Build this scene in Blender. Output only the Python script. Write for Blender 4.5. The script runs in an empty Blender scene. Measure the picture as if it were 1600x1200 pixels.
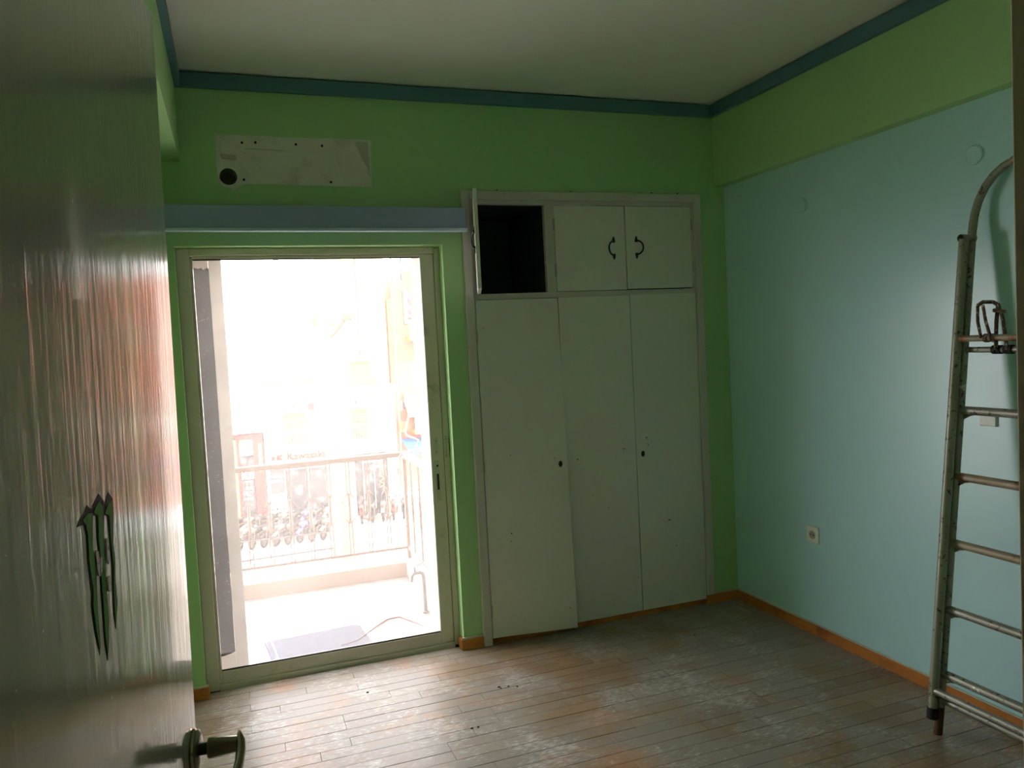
import bpy, bmesh, math, random
from mathutils import Vector, Matrix
random.seed(7)
scene = bpy.context.scene
COL = scene.collection

# ------------------------------------------------------------------ camera, sky, sun, exposure
cam_d = bpy.data.cameras.new('camera')
cam_d.sensor_fit = 'HORIZONTAL'; cam_d.sensor_width = 36.0
cam_d.lens = 1210.175 / 1600 * 36.0
cam_d.clip_start = 0.02; cam_d.clip_end = 400
cam = bpy.data.objects.new('camera', cam_d); COL.objects.link(cam)
R = Vector((0.93917591, -0.33957954, -0.05132587)); U = Vector((0.06613368, 0.03217, 0.99729205)); F = Vector((0.33700882, 0.94002704, -0.05267093))
m = Matrix.Identity(4)
for i in range(3):
    m[i][0] = R[i]; m[i][1] = U[i]; m[i][2] = -F[i]
m.translation = Vector((-2.61395, -3.66415, 1.50929))
cam.matrix_world = m
scene.camera = cam

world = bpy.data.worlds.new('world'); scene.world = world; world.use_nodes = True
bg = world.node_tree.nodes['Background']
bg.inputs['Color'].default_value = (0.98, 0.965, 1.0, 1)
bg.inputs['Strength'].default_value = 5.4

sun_d = bpy.data.lights.new('sun_offscreen', 'SUN'); sun_d.energy = 5.0; sun_d.angle = math.radians(0.6); sun_d.color = (1.0, 0.94, 0.84)
sun = bpy.data.objects.new('sun_offscreen', sun_d); COL.objects.link(sun)
sun.location = (12, -10, 20)
sun.rotation_euler = Vector((-0.5, 0.6, -0.75)).to_track_quat('-Z', 'Y').to_euler()

vs = scene.view_settings
vs.view_transform = 'Standard'; vs.look = 'None'; vs.gamma = 1.0; vs.use_curve_mapping = False
vs.exposure = 0.85
try:
    scene.cycles.use_denoising = True
    scene.cycles.max_bounces = 16; scene.cycles.diffuse_bounces = 8; scene.cycles.glossy_bounces = 6
    scene.cycles.transparent_max_bounces = 16
    scene.cycles.sample_clamp_indirect = 12.0
except Exception:
    pass

# ------------------------------------------------------------------ materials
def srgb(r, g, b):
    return tuple(((c / 255) / 12.92 if c / 255 <= 0.04045 else ((c / 255 + 0.055) / 1.055) ** 2.4) for c in (r, g, b))

def new_mat(name):
    mt = bpy.data.materials.new(name); mt.use_nodes = True
    nt = mt.node_tree
    return mt, nt, nt.nodes['Principled BSDF']

def N(nt, kind, **kw):
    n = nt.nodes.new(kind)
    for k, v in kw.items(): setattr(n, k, v)
    return n

def pos_node(nt, scale=(1, 1, 1)):
    g = N(nt, 'ShaderNodeNewGeometry'); mp = N(nt, 'ShaderNodeMapping')
    mp.inputs['Scale'].default_value = scale
    nt.links.new(g.outputs['Position'], mp.inputs['Vector'])
    return mp.outputs['Vector']

def noise(nt, vec, scale, detail=4, rough=0.55):
    n = N(nt, 'ShaderNodeTexNoise')
    n.inputs['Scale'].default_value = scale; n.inputs['Detail'].default_value = detail; n.inputs['Roughness'].default_value = rough
    if vec is not None: nt.links.new(vec, n.inputs['Vector'])
    return n.outputs['Fac']

def ramp(nt, fac, a, b, ca=(0, 0, 0, 1), cb=(1, 1, 1, 1)):
    r = N(nt, 'ShaderNodeValToRGB')
    r.color_ramp.elements[0].position = a; r.color_ramp.elements[0].color = ca
    r.color_ramp.elements[1].position = b; r.color_ramp.elements[1].color = cb
    nt.links.new(fac, r.inputs['Fac'])
    return r.outputs['Color']

def mixc(nt, fac, a, b, blend='MIX'):
    mx = N(nt, 'ShaderNodeMix', data_type='RGBA', blend_type=blend)
    for sock, v in ((mx.inputs['Factor'], fac), (mx.inputs['A'], a), (mx.inputs['B'], b)):
        if hasattr(v, 'is_output'): nt.links.new(v, sock)
        elif isinstance(v, (int, float)): sock.default_value = v
        else: sock.default_value = (*v[:3], 1)
    return mx.outputs['Result']

def math_n(nt, op, a, b):
    n = N(nt, 'ShaderNodeMath', operation=op)
    for s, v in ((n.inputs[0], a), (n.inputs[1], b)):
        if hasattr(v, 'is_output'): nt.links.new(v, s)
        else: s.default_value = v
    return n.outputs[0]

def bump(nt, bs, height, strength=0.2, dist=0.002):
    b = N(nt, 'ShaderNodeBump'); b.inputs['Strength'].default_value = strength; b.inputs['Distance'].default_value = dist
    nt.links.new(height, b.inputs['Height']); nt.links.new(b.outputs['Normal'], bs.inputs['Normal'])

def paint(name, col, rough=0.55, var=0.08, scale=3.0, bscale=60, bstr=0.12, metallic=0.0, dirt=None, dirt_scale=8, dirt_lo=0.6, dirt_hi=0.72, spec=0.5):
    mt, nt, bs = new_mat(name)
    v = pos_node(nt)
    f = noise(nt, v, scale)
    c = mixc(nt, f, tuple(x * (1 - var) for x in col), tuple(min(1, x * (1 + var)) for x in col))
    if dirt is not None:
        d = ramp(nt, noise(nt, v, dirt_scale, 6, 0.65), dirt_lo, dirt_hi)
        c = mixc(nt, d, c, dirt)
    nt.links.new(c, bs.inputs['Base Color'])
    bs.inputs['Roughness'].default_value = rough; bs.inputs['Metallic'].default_value = metallic
    bs.inputs['Specular IOR Level'].default_value = spec
    if bstr: bump(nt, bs, noise(nt, v, bscale, 3), bstr, 0.001)
    return mt

M = {}
M['green'] = paint('green_wall_paint', srgb(166, 205, 146), 0.6, 0.05, 1.5, 45, 0.10)
M['blue'] = paint('aqua_wall_paint', srgb(182, 222, 228), 0.30, 0.03, 1.2, 45, 0.08, spec=0.8)
M['ceiling'] = paint('ceiling_paint', srgb(222, 222, 216), 0.8, 0.03, 1.0, 50, 0.08)
M['crown'] = paint('teal_cornice_paint', srgb(86, 124, 134), 0.5, 0.06, 4, 60, 0.08)
M['pelmet'] = paint('slate_blue_paint', srgb(138, 156, 184), 0.5, 0.05, 4, 60, 0.06)
M['pelmet_rail'] = paint('pale_blue_rail', srgb(176, 196, 216), 0.35, 0.03, 4, 60, 0.0)
M['wardrobe'] = paint('wardrobe_paint', srgb(216, 212, 206), 0.42, 0.04, 2, 70, 0.06, dirt=srgb(150, 148, 138), dirt_scale=22, dirt_lo=0.74, dirt_hi=0.80)
M['casing'] = paint('casing_paint', srgb(198, 192, 186), 0.45, 0.05, 5, 70, 0.08, dirt=srgb(140, 136, 124), dirt_scale=14, dirt_lo=0.68, dirt_hi=0.78)
M['wardrobe_in'] = paint('dark_wardrobe_inside', srgb(58, 70, 84), 0.8, 0.1, 4, 40, 0.05)
M['black_iron'] = paint('black_iron', (0.008, 0.008, 0.007), 0.5, 0.2, 20, 80, 0.1)
M['hinge'] = paint('painted_hinge', srgb(170, 168, 156), 0.4, 0.08, 20, 80, 0.05, dirt=srgb(90, 80, 66), dirt_scale=60, dirt_lo=0.66, dirt_hi=0.72)
M['chip'] = paint('bare_chip', srgb(226, 224, 214), 0.7, 0.1, 60, 80, 0.1, dirt=srgb(70, 60, 45), dirt_scale=130, dirt_lo=0.5, dirt_hi=0.56)
M['hole'] = paint('hole_dark', (0.006, 0.006, 0.005), 0.9, 0.1, 9, 40, 0)
M['speck'] = paint('dark_speck', (0.02, 0.018, 0.015), 0.8, 0.1, 9, 40, 0)
M['plaster'] = paint('patch_plaster', srgb(216, 212, 204), 0.85, 0.07, 7, 60, 0.2, dirt=srgb(202, 198, 190), dirt_scale=9, dirt_lo=0.5, dirt_hi=0.6)
M['plaster2'] = paint('patch_plaster_light', srgb(212, 210, 202), 0.85, 0.04, 9, 60, 0.15)
M['plaster3'] = paint('patch_plaster_grey', srgb(184, 181, 172), 0.85, 0.06, 9, 60, 0.15)
M['baseboard'] = paint('baseboard_wood', srgb(190, 118, 48), 0.5, 0.15, 6, 60, 0.15, dirt=srgb(140, 74, 34), dirt_scale=5, dirt_lo=0.5, dirt_hi=0.66)
M['caulk'] = paint('baseboard_caulk', srgb(196, 192, 178), 0.8, 0.1, 20, 60, 0.2)
M['frame'] = paint('aluminium_frame_paint', srgb(206, 198, 184), 0.4, 0.04, 4, 60, 0.04, dirt=srgb(140, 138, 116), dirt_scale=6, dirt_lo=0.62, dirt_hi=0.78)
M['frame_edge'] = paint('frame_gasket', (0.03, 0.028, 0.022), 0.7, 0.1, 9, 50, 0)
M['white_alu'] = paint('white_aluminium', srgb(222, 222, 218), 0.4, 0.03, 4, 60, 0)
M['steel'] = paint('lock_steel', srgb(190, 190, 178), 0.35, 0.05, 30, 60, 0.05, metallic=0.3)
M['film'] = paint('grey_window_film', srgb(112, 110, 112), 0.8, 0.06, 6, 220, 0.3, dirt=srgb(150, 148, 148), dirt_scale=120, dirt_lo=0.70, dirt_hi=0.74)
def film_mat(name, col, speck):
    mt, nt, bs = new_mat(name); nt.nodes.remove(bs); out = nt.nodes['Material Output']
    v = pos_node(nt)
    c = mixc(nt, noise(nt, v, 5), tuple(x * 0.85 for x in col), tuple(x * 1.15 for x in col))
    c = mixc(nt, ramp(nt, noise(nt, v, 110, 2, 0.5), 0.70, 0.73), c, speck)
    tl = N(nt, 'ShaderNodeBsdfTranslucent'); df = N(nt, 'ShaderNodeBsdfDiffuse'); ms = N(nt, 'ShaderNodeMixShader'); ms.inputs[0].default_value = 0.4
    nt.links.new(c, tl.inputs[0]); nt.links.new(c, df.inputs[0])
    nt.links.new(tl.outputs[0], ms.inputs[1]); nt.links.new(df.outputs[0], ms.inputs[2]); nt.links.new(ms.outputs[0], out.inputs['Surface'])
    return mt
M['film'] = film_mat('grey_window_film', (0.42, 0.405, 0.405), (0.8, 0.78, 0.78))
M['film_white'] = film_mat('white_window_film', (0.68, 0.65, 0.62), (0.70, 0.63, 0.6))
M['plastic'] = paint('white_plastic', srgb(232, 232, 224), 0.35, 0.02, 6, 60, 0)
M['aqua_cap'] = paint('painted_cap', srgb(180, 220, 226), 0.4, 0.02, 6, 60, 0)
M['door'] = None
M['brass'] = paint('worn_nickel_handle', srgb(142, 132, 114), 0.24, 0.06, 30, 60, 0.03, metallic=0.85)
M['jamb'] = paint('door_jamb_paint', srgb(190, 176, 146), 0.45, 0.06, 8, 60, 0.08)
M['stick_black'] = paint('sticker_black', (0.02, 0.018, 0.015), 0.6, 0.1, 60, 60, 0, spec=0.05)
M['stick_green'] = paint('sticker_green', srgb(58, 142, 48), 0.6, 0.15, 60, 60, 0.05, spec=0.05, dirt=srgb(190, 200, 170), dirt_scale=260, dirt_lo=0.73, dirt_hi=0.76)
M['stick_scratch'] = paint('sticker_scratch', srgb(216, 206, 196), 0.6, 0.1, 60, 60, 0.2, dirt=srgb(120, 116, 100), dirt_scale=150, dirt_lo=0.55, dirt_hi=0.6)
# ladder metal
def ladder_mat():
    mt, nt, bs = new_mat('ladder_painted_steel')
    v = pos_node(nt)
    base = mixc(nt, noise(nt, v, 9), srgb(124, 122, 110), srgb(164, 162, 148))
    rust = ramp(nt, noise(nt, v, 42, 6, 0.68), 0.58, 0.63)
    c = mixc(nt, rust, base, srgb(70, 52, 38))
    white = ramp(nt, noise(nt, v, 21, 5, 0.6), 0.66, 0.70)
    c = mixc(nt, white, c, srgb(222, 220, 206))
    nt.links.new(c, bs.inputs['Base Color']); bs.inputs['Roughness'].default_value = 0.42; bs.inputs['Metallic'].default_value = 0.35
    bump(nt, bs, noise(nt, v, 90, 4), 0.25, 0.001)
    return mt
M['ladder'] = ladder_mat()
M['rust'] = paint('rusty_steel', srgb(92, 70, 54), 0.7, 0.25, 40, 120, 0.3, dirt=srgb(168, 160, 144), dirt_scale=60, dirt_lo=0.54, dirt_hi=0.6)
M['peg'] = paint('rusty_peg', srgb(84, 48, 36), 0.75, 0.3, 50, 120, 0.3)
M['rubber'] = paint('black_rubber', (0.012, 0.011, 0.010), 0.8, 0.2, 30, 60, 0.1)

def door_mat():
    mt, nt, bs = new_mat('glossy_door_paint')
    v = pos_node(nt)
    c = mixc(nt, noise(nt, v, 3), srgb(176, 172, 156), srgb(190, 186, 170))
    sp = ramp(nt, noise(nt, v, 130, 2, 0.5), 0.755, 0.775)
    c = mixc(nt, sp, c, srgb(236, 234, 220))
    nt.links.new(c, bs.inputs['Base Color'])
    bs.inputs['Roughness'].default_value = 0.16
    bs.inputs['Coat Weight'].default_value = 1.0; bs.inputs['Coat Roughness'].default_value = 0.05
    bs.inputs['Specular IOR Level'].default_value = 0.62
    vs_ = pos_node(nt, (1, 1, 0.035))
    h = math_n(nt, 'MULTIPLY', noise(nt, vs_, 60, 5, 0.65), 1.8)
    h2 = noise(nt, v, 4.5, 2, 0.5)
    hh = math_n(nt, 'ADD', h, math_n(nt, 'MULTIPLY', h2, 4.0))
    bump(nt, bs, hh, 0.30, 0.0014)
    return mt
M['door'] = door_mat()

def plank_mat():
    mt, nt, bs = new_mat('worn_parquet')
    v = pos_node(nt); vg = pos_node(nt, (2.2, 30, 1))
    oi = N(nt, 'ShaderNodeObjectInfo')
    grain = noise(nt, vg, 3.2, 5, 0.6)
    base = mixc(nt, oi.outputs['Random'], srgb(134, 107, 80), srgb(158, 130, 102))
    base = mixc(nt, math_n(nt, 'MULTIPLY', grain, 0.35), base, srgb(84, 66, 48))
    # greyed, dusty finish in patches of its own shape all over the floor
    grey = ramp(nt, noise(nt, v, 1.1, 6, 0.62), 0.40, 0.50)
    c = mixc(nt, math_n(nt, 'MULTIPLY', grey, 0.7), base, srgb(150, 145, 138))
    orange = ramp(nt, noise(nt, v, 1.9, 5, 0.6), 0.53, 0.64)
    c = mixc(nt, math_n(nt, 'MULTIPLY', orange, 0.55), c, srgb(180, 124, 84))
    scv = pos_node(nt, (4, 15, 1))
    sf = math_n(nt, 'ADD', math_n(nt, 'MULTIPLY', noise(nt, scv, 6.5, 9, 0.8), 0.62), math_n(nt, 'MULTIPLY', noise(nt, v, 3.2, 5, 0.65), 0.38))
    scuff = ramp(nt, sf, 0.52, 0.585)
    sc2 = math_n(nt, 'MULTIPLY', scuff, math_n(nt, 'ADD', math_n(nt, 'MULTIPLY', grey, 0.40), 0.12))
    c = mixc(nt, sc2, c, srgb(232, 228, 224))
    dk_ = ramp(nt, noise(nt, pos_node(nt, (6, 20, 1)), 2.3, 6, 0.7), 0.60, 0.70)
    c = mixc(nt, math_n(nt, 'MULTIPLY', dk_, 0.35), c, srgb(84, 74, 64))
    nt.links.new(c, bs.inputs['Base Color'])
    bs.inputs['Roughness'].default_value = 0.36
    bs.inputs['Specular IOR Level'].default_value = 0.42
    bump(nt, bs, math_n(nt, 'ADD', grain, noise(nt, v, 40, 4)), 0.25, 0.0012)
    return mt
M['plank'] = plank_mat()
M['subfloor'] = paint('dark_subfloor', srgb(52, 44, 36), 0.8, 0.1, 5, 60, 0)

def glass_mat(name, dust=0.07, refl=0.05, tint=(1, 1, 1)):
    mt, nt, bs = new_mat(name); nt.nodes.remove(bs)
    out = nt.nodes['Material Output']
    tr = N(nt, 'ShaderNodeBsdfTransparent'); tr.inputs[0].default_value = (*tint, 1)
    gl = N(nt, 'ShaderNodeBsdfGlossy'); gl.inputs['Roughness'].default_value = 0.02
    df = N(nt, 'ShaderNodeBsdfTranslucent'); df.inputs[0].default_value = (*srgb(230, 222, 216), 1)
    m1 = N(nt, 'ShaderNodeMixShader'); m1.inputs[0].default_value = refl
    nt.links.new(tr.outputs[0], m1.inputs[1]); nt.links.new(gl.outputs[0], m1.inputs[2])
    m2 = N(nt, 'ShaderNodeMixShader')
    v = pos_node(nt)
    f = math_n(nt, 'MULTIPLY', math_n(nt, 'ADD', noise(nt, v, 2.2, 5, 0.6), 0.5), dust)
    nt.links.new(f, m2.inputs[0])
    nt.links.new(m1.outputs[0], m2.inputs[1]); nt.links.new(df.outputs[0], m2.inputs[2])
    nt.links.new(m2.outputs[0], out.inputs['Surface'])
    return mt
M['glass'] = glass_mat('dusty_glass')
M['clear'] = glass_mat('clear_plastic', 0.06, 0.04)
M['shopglass'] = paint('shop_glass_dark', (0.045, 0.04, 0.042), 0.12, 0.3, 0.8, 60, 0, dirt=(0.16, 0.14, 0.13), dirt_scale=2.6, dirt_lo=0.5, dirt_hi=0.62)
# outdoors
M['facade'] = paint('facade_render', srgb(180, 166, 154), 0.85, 0.05, 2, 50, 0.2)
M['white_bld'] = paint('white_building_paint', srgb(236, 232, 222), 0.85, 0.03, 0.6, 20, 0.1)
M['cream_bld'] = paint('cream_building_paint', srgb(212, 192, 136), 0.85, 0.05, 0.6, 20, 0.1)
M['yellow_bld'] = paint('pale_yellow_paint', srgb(206, 182, 112), 0.85, 0.06, 0.4, 20, 0.1)
M['red_bld'] = paint('red_building_paint', srgb(196, 96, 80), 0.85, 0.06, 0.5, 20, 0.1)
M['red'] = paint('red_trim', srgb(190, 40, 34), 0.5, 0.05, 2, 20, 0)
M['orange'] = paint('orange_trim', srgb(214, 150, 80), 0.6, 0.05, 2, 20, 0)
M['sign_bg'] = paint('sign_board', srgb(190, 130, 96), 0.6, 0.05, 2, 20, 0)
M['sign_red'] = paint('sign_letters_red', srgb(104, 10, 6), 0.5, 0.03, 2, 20, 0)
M['white'] = paint('plain_white', srgb(240, 238, 232), 0.6, 0.03, 3, 20, 0)
M['grey_dark'] = paint('dark_grey', srgb(70, 66, 66), 0.6, 0.1, 3, 20, 0)
M['shutter'] = paint('brown_shutter', srgb(110, 84, 68), 0.6, 0.1, 4, 20, 0)
M['brick'] = paint('brick_shed', srgb(120, 92, 66), 0.9, 0.2, 6, 30, 0.3)
M['metal_grey'] = paint('grey_metal', srgb(150, 146, 140), 0.5, 0.06, 5, 40, 0.05)
M['teal_awn'] = paint('teal_awning', srgb(110, 150, 148), 0.8, 0.05, 5, 40, 0)
M['blue_awn'] = paint('blue_awning', srgb(40, 110, 190), 0.7, 0.05, 5, 40, 0)
M['blue_dark'] = paint('blue_awning_valance', srgb(50, 70, 170), 0.7, 0.05, 5, 40, 0)
M['asphalt'] = paint('pale_asphalt', srgb(176, 172, 164), 0.9, 0.08, 0.5, 20, 0.2)
M['pavement'] = paint('pavement', srgb(190, 184, 172), 0.9, 0.08, 0.6, 20, 0.2)
M['concrete'] = paint('pole_concrete', srgb(164, 140, 112), 0.9, 0.1, 4, 40, 0.3)
M['balc_metal'] = paint('railing_paint', srgb(128, 112, 100), 0.5, 0.08, 12, 60, 0.1, dirt=srgb(120, 96, 80), dirt_scale=30, dirt_lo=0.64, dirt_hi=0.7)
def terrazzo():
    mt, nt, bs = new_mat('balcony_terrazzo')
    v = pos_node(nt)
    c = mixc(nt, noise(nt, v, 2), srgb(132, 128, 124), srgb(150, 146, 142))
    d = ramp(nt, noise(nt, v, 34, 3, 0.6), 0.58, 0.64)
    c = mixc(nt, d, c, srgb(104, 100, 96))
    w = ramp(nt, noise(nt, v, 27, 3, 0.6), 0.60, 0.64)
    c = mixc(nt, w, c, srgb(180, 176, 170))
    nt.links.new(c, bs.inputs['Base Color']); bs.inputs['Roughness'].default_value = 0.55
    return mt
M['terrazzo'] = terrazzo()
M['mat'] = paint('door_mat_fibre', srgb(78, 80, 92), 0.95, 0.1, 30, 300, 0.5)
M['mat_edge'] = paint('door_mat_edge', srgb(150, 152, 158), 0.8, 0.1, 30, 100, 0.1)
M['cord'] = paint('brown_cord', srgb(110, 66, 50), 0.8, 0.2, 60, 100, 0.2)
M['zinc'] = paint('zinc_pipe', srgb(150, 148, 146), 0.45, 0.08, 20, 60, 0.1, metallic=0.3)
M['hall'] = paint('hall_wall_paint', srgb(214, 206, 186), 0.7, 0.03, 2, 50, 0.05)

# ------------------------------------------------------------------ mesh builder
class MB:
    def __init__(self): self.bm = bmesh.new()
    def box(self, x0, x1, y0, y1, z0, z1, bev=0.0):
        b = self.bm
        vs_ = [b.verts.new((x, y, z)) for z in (z0, z1) for y in (y0, y1) for x in (x0, x1)]
        fs = [(0, 2, 3, 1), (4, 5, 7, 6), (0, 1, 5, 4), (2, 6, 7, 3), (0, 4, 6, 2), (1, 3, 7, 5)]
        ff = [b.faces.new([vs_[i] for i in f]) for f in fs]
        if bev > 0:
            es = list({e for f in ff for e in f.edges})
            bmesh.ops.bevel(b, geom=es, offset=bev, segments=1, affect='EDGES', profile=0.5)
        return self
    def hexa(self, pts):          # 8 points, order as in box (z, y, x)
        b = self.bm; vs_ = [b.verts.new(p) for p in pts]
        for f in [(0, 2, 3, 1), (4, 5, 7, 6), (0, 1, 5, 4), (2, 6, 7, 3), (0, 4, 6, 2), (1, 3, 7, 5)]:
            b.faces.new([vs_[i] for i in f])
        return self
    def tube(self, path, r, seg=10, caps=True):
        b = self.bm; pts = [Vector(p) for p in path]
        rs = r if isinstance(r, (list, tuple)) else [r] * len(pts)
        rings = []; prev = None
        for i, p in enumerate(pts):
            if i == 0: t = pts[1] - pts[0]
            elif i == len(pts) - 1: t = pts[-1] - pts[-2]
            else: t = (pts[i + 1] - pts[i]).normalized() + (pts[i] - pts[i - 1]).normalized()
            t.normalize()
            if prev is None:
                a = Vector((0, 0, 1)) if abs(t.z) < 0.9 else Vector((1, 0, 0))
                n = t.cross(a).normalized()
            else:
                n = (prev - t * prev.dot(t)).normalized()
            prev = n; bn = t.cross(n)
            rings.append([b.verts.new(p + (n * math.cos(2 * math.pi * k / seg) + bn * math.sin(2 * math.pi * k / seg)) * rs[i]) for k in range(seg)])
        for i in range(len(rings) - 1):
            for k in range(seg):
                b.faces.new((rings[i][k], rings[i][(k + 1) % seg], rings[i + 1][(k + 1) % seg], rings[i + 1][k]))
        if caps:
            b.faces.new(list(reversed(rings[0]))); b.faces.new(rings[-1])
        return self
    def lathe(self, prof, origin, axis, seg=20):     # prof: (radius, height along axis)
        b = self.bm; o = Vector(origin); ax = Vector(axis).normalized()
        a = Vector((0, 0, 1)) if abs(ax.z) < 0.9 else Vector((1, 0, 0))
        n = ax.cross(a).normalized(); bn = ax.cross(n)
        rings = []
        for r, h in prof:
            if r < 1e-6: rings.append([b.verts.new(o + ax * h)])
            else: rings.append([b.verts.new(o + ax * h + (n * math.cos(2 * math.pi * k / seg) + bn * math.sin(2 * math.pi * k / seg)) * r) for k in range(seg)])
        for i in range(len(rings) - 1):
            A, B = rings[i], rings[i + 1]
            for k in range(seg):
                if len(A) == 1 and len(B) == 1: continue
                if len(A) == 1: b.faces.new((A[0], B[(k + 1) % seg], B[k]))
                elif len(B) == 1: b.faces.new((A[k], A[(k + 1) % seg], B[0]))
                else: b.faces.new((A[k], A[(k + 1) % seg], B[(k + 1) % seg], B[k]))
        return self
    def prism(self, poly, fn, depth):                # poly of 2-D points, fn(u, v, d) -> 3-D
        b = self.bm
        lo = [b.verts.new(fn(u, v, 0)) for u, v in poly]; hi = [b.verts.new(fn(u, v, depth)) for u, v in poly]
        n = len(poly)
        b.faces.new(lo); b.faces.new(list(reversed(hi)))
        for i in range(n): b.faces.new((lo[i], hi[i], hi[(i + 1) % n], lo[(i + 1) % n]))
        return self
    def build(self, name, mat, parent=None, smooth=False, xf=None):
        bmesh.ops.recalc_face_normals(self.bm, faces=self.bm.faces)
        if xf is not None: self.bm.transform(xf)
        me = bpy.data.meshes.new(name); self.bm.to_mesh(me); self.bm.free()
        me.materials.append(mat)
        if smooth:
            for p in me.polygons: p.use_smooth = True
            try: me.set_sharp_from_angle(angle=math.radians(40))
            except Exception: pass
        o = bpy.data.objects.new(name, me); COL.objects.link(o)
        if parent is not None: o.parent = parent
        return o

def tag(o, label=None, cat=None, group=None, kind=None):
    if label: o['label'] = label
    if cat: o['category'] = cat
    if group: o['group'] = group
    if kind: o['kind'] = kind
    return o

def empty(name, loc=(0, 0, 0), rot=(0, 0, 0)):
    o = bpy.data.objects.new(name, None); COL.objects.link(o); o.location = loc; o.rotation_euler = rot
    o.empty_display_size = 0.1
    return o

def copy_tree(o, parent=None):
    c = o.copy(); COL.objects.link(c); c.parent = parent
    for ch in list(o.children): copy_tree(ch, c)
    return c

def box(name, mat, parent, *a, bev=0.0): return MB().box(*a, bev=bev).build(name, mat, parent)

def cut(o, cutters):
    """subtract closed meshes (MB) from object o"""
    objs = []
    for c in cutters:
        k = c.build('cutter', M['hole']); objs.append(k)
        md = o.modifiers.new('b', 'BOOLEAN'); md.operation = 'DIFFERENCE'; md.object = k; md.solver = 'EXACT'
    dg = bpy.context.evaluated_depsgraph_get()
    me = bpy.data.meshes.new_from_object(o.evaluated_get(dg))
    o.modifiers.clear(); o.data = me
    for k in objs:
        d = k.data; bpy.data.objects.remove(k); bpy.data.meshes.remove(d)
    while len(me.materials) > 1: me.materials.pop()
    for p in me.polygons: p.material_index = 0

# ------------------------------------------------------------------ room shell
XL, YF, H = -2.98, -3.22, 2.75
DL, DR, DT = -2.82, -1.623, 2.002          # balcony door opening
WL, WR, WT = -1.523, -0.166, 2.264         # wardrobe casing outline

floor = tag(box('floor', M['subfloor'], None, XL - 0.05, 0.05, -3.36, 0.14, -0.12, -0.012), 'worn parquet floor of narrow staggered strips', kind='structure')
PW = 0.0685
def plank_mesh(L, name='plank'):
    b = MB(); b.box(0, L - 0.0010, 0, PW - 0.0014, -0.0118, 0.0, bev=0.0007)
    bmesh.ops.recalc_face_normals(b.bm, faces=b.bm.faces)
    me = bpy.data.meshes.new(name); b.bm.to_mesh(me); b.bm.free(); me.materials.append(M['plank']); return me
LENS = [0.46, 0.58, 0.70, 0.82]
PM = {L: plank_mesh(L) for L in LENS}
y = YF - 0.02
while y < -0.003:
    x = XL; first = True
    while x < -0.004:
        L = random.choice(LENS)
        if first: L = random.choice([0.22, 0.34, 0.46, 0.58, 0.7]); first = False
        if x + L > -0.16: L = -x
        me = PM.get(L) or plank_mesh(L)
        o = bpy.data.objects.new('plank', me); COL.objects.link(o); o.parent = floor
        o.location = (x, y, random.uniform(-0.0007, 0.0004)); o.rotation_euler = (random.uniform(-0.002, 0.002), 0, 0)
        x += L
    y += PW

wall = MB().box(XL - 0.15, 0.20, 0, 0.12, -0.1, H + 0.1).build('wall_back', M['green'])
tag(wall, 'green painted wall with balcony door and built-in wardrobe', kind='structure')
HX, HZ = -2.577, 2.305
cut(wall, [MB().box(DL, DR, -0.1, 0.3, -0.2, DT), MB().box(WL + 0.03, WR - 0.03, -0.1, 0.3, -0.2, WT - 0.03),
           MB().lathe([(0, -0.1), (0.037, -0.1), (0.037, 0.09), (0, 0.09)], (HX, 0, HZ), (0, 1, 0), 24)])
tag(box('wall_right', M['blue'], None, 0, 0.15, YF - 0.2, 0.12, -0.1, H + 0.1), 'pale aqua painted wall behind the ladder', kind='structure')
tag(box('wall_left', M['green'], None, XL - 0.15, XL, YF - 0.2, 0.12, -0.1, H + 0.1), 'green painted side wall behind the open door', kind='structure')
tag(box('ceiling', M['ceiling'], None, XL - 1.5, 2.0, -5.6, 0.12, H, H + 0.15), 'off-white painted ceiling', kind='structure')
wf = MB().box(XL - 0.15, 0.15, -3.36, YF, -0.1, H + 0.1).build('wall_front', M['green'])
JX0, JX1 = -2.805, -2.022
cut(wf, [MB().box(JX0 - 0.03, JX1 + 0.03, -3.6, -3.0, -0.2, 2.03)])
tag(wf, 'green wall with the room doorway', kind='structure')
# beams along the side walls
tag(box('trim_1', M['green'], None, -0.0593, 0.01, YF - 0.0, 0.005, 2.3095, H), 'green beam running above the aqua wall', kind='structure')
tag(box('trim_2', M['green'], None, XL - 0.01, -2.7706, YF - 0.0, 0.005, 2.366, H), 'green beam above the left wall', kind='structure')
# cornice boards, one per wall
def cornice(n, a, b):
    return tag(MB().box(*a, bev=0.002).build(n, M['crown']), b, kind='structure')
cornice('trim_3', (-2.7706, -0.0593, -0.024, 0.003, 2.68, 2.744), 'teal blue cornice board above the balcony door wall')
cornice('trim_4', (-0.0593 - 0.024, -0.056, YF, -0.024, 2.68, 2.744), 'teal blue cornice board on the beam above the aqua wall')
cornice('trim_5', (-2.774, -2.7706 + 0.024, YF, -0.024, 2.68, 2.744), 'teal blue cornice board on the beam above the left wall')
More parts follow.
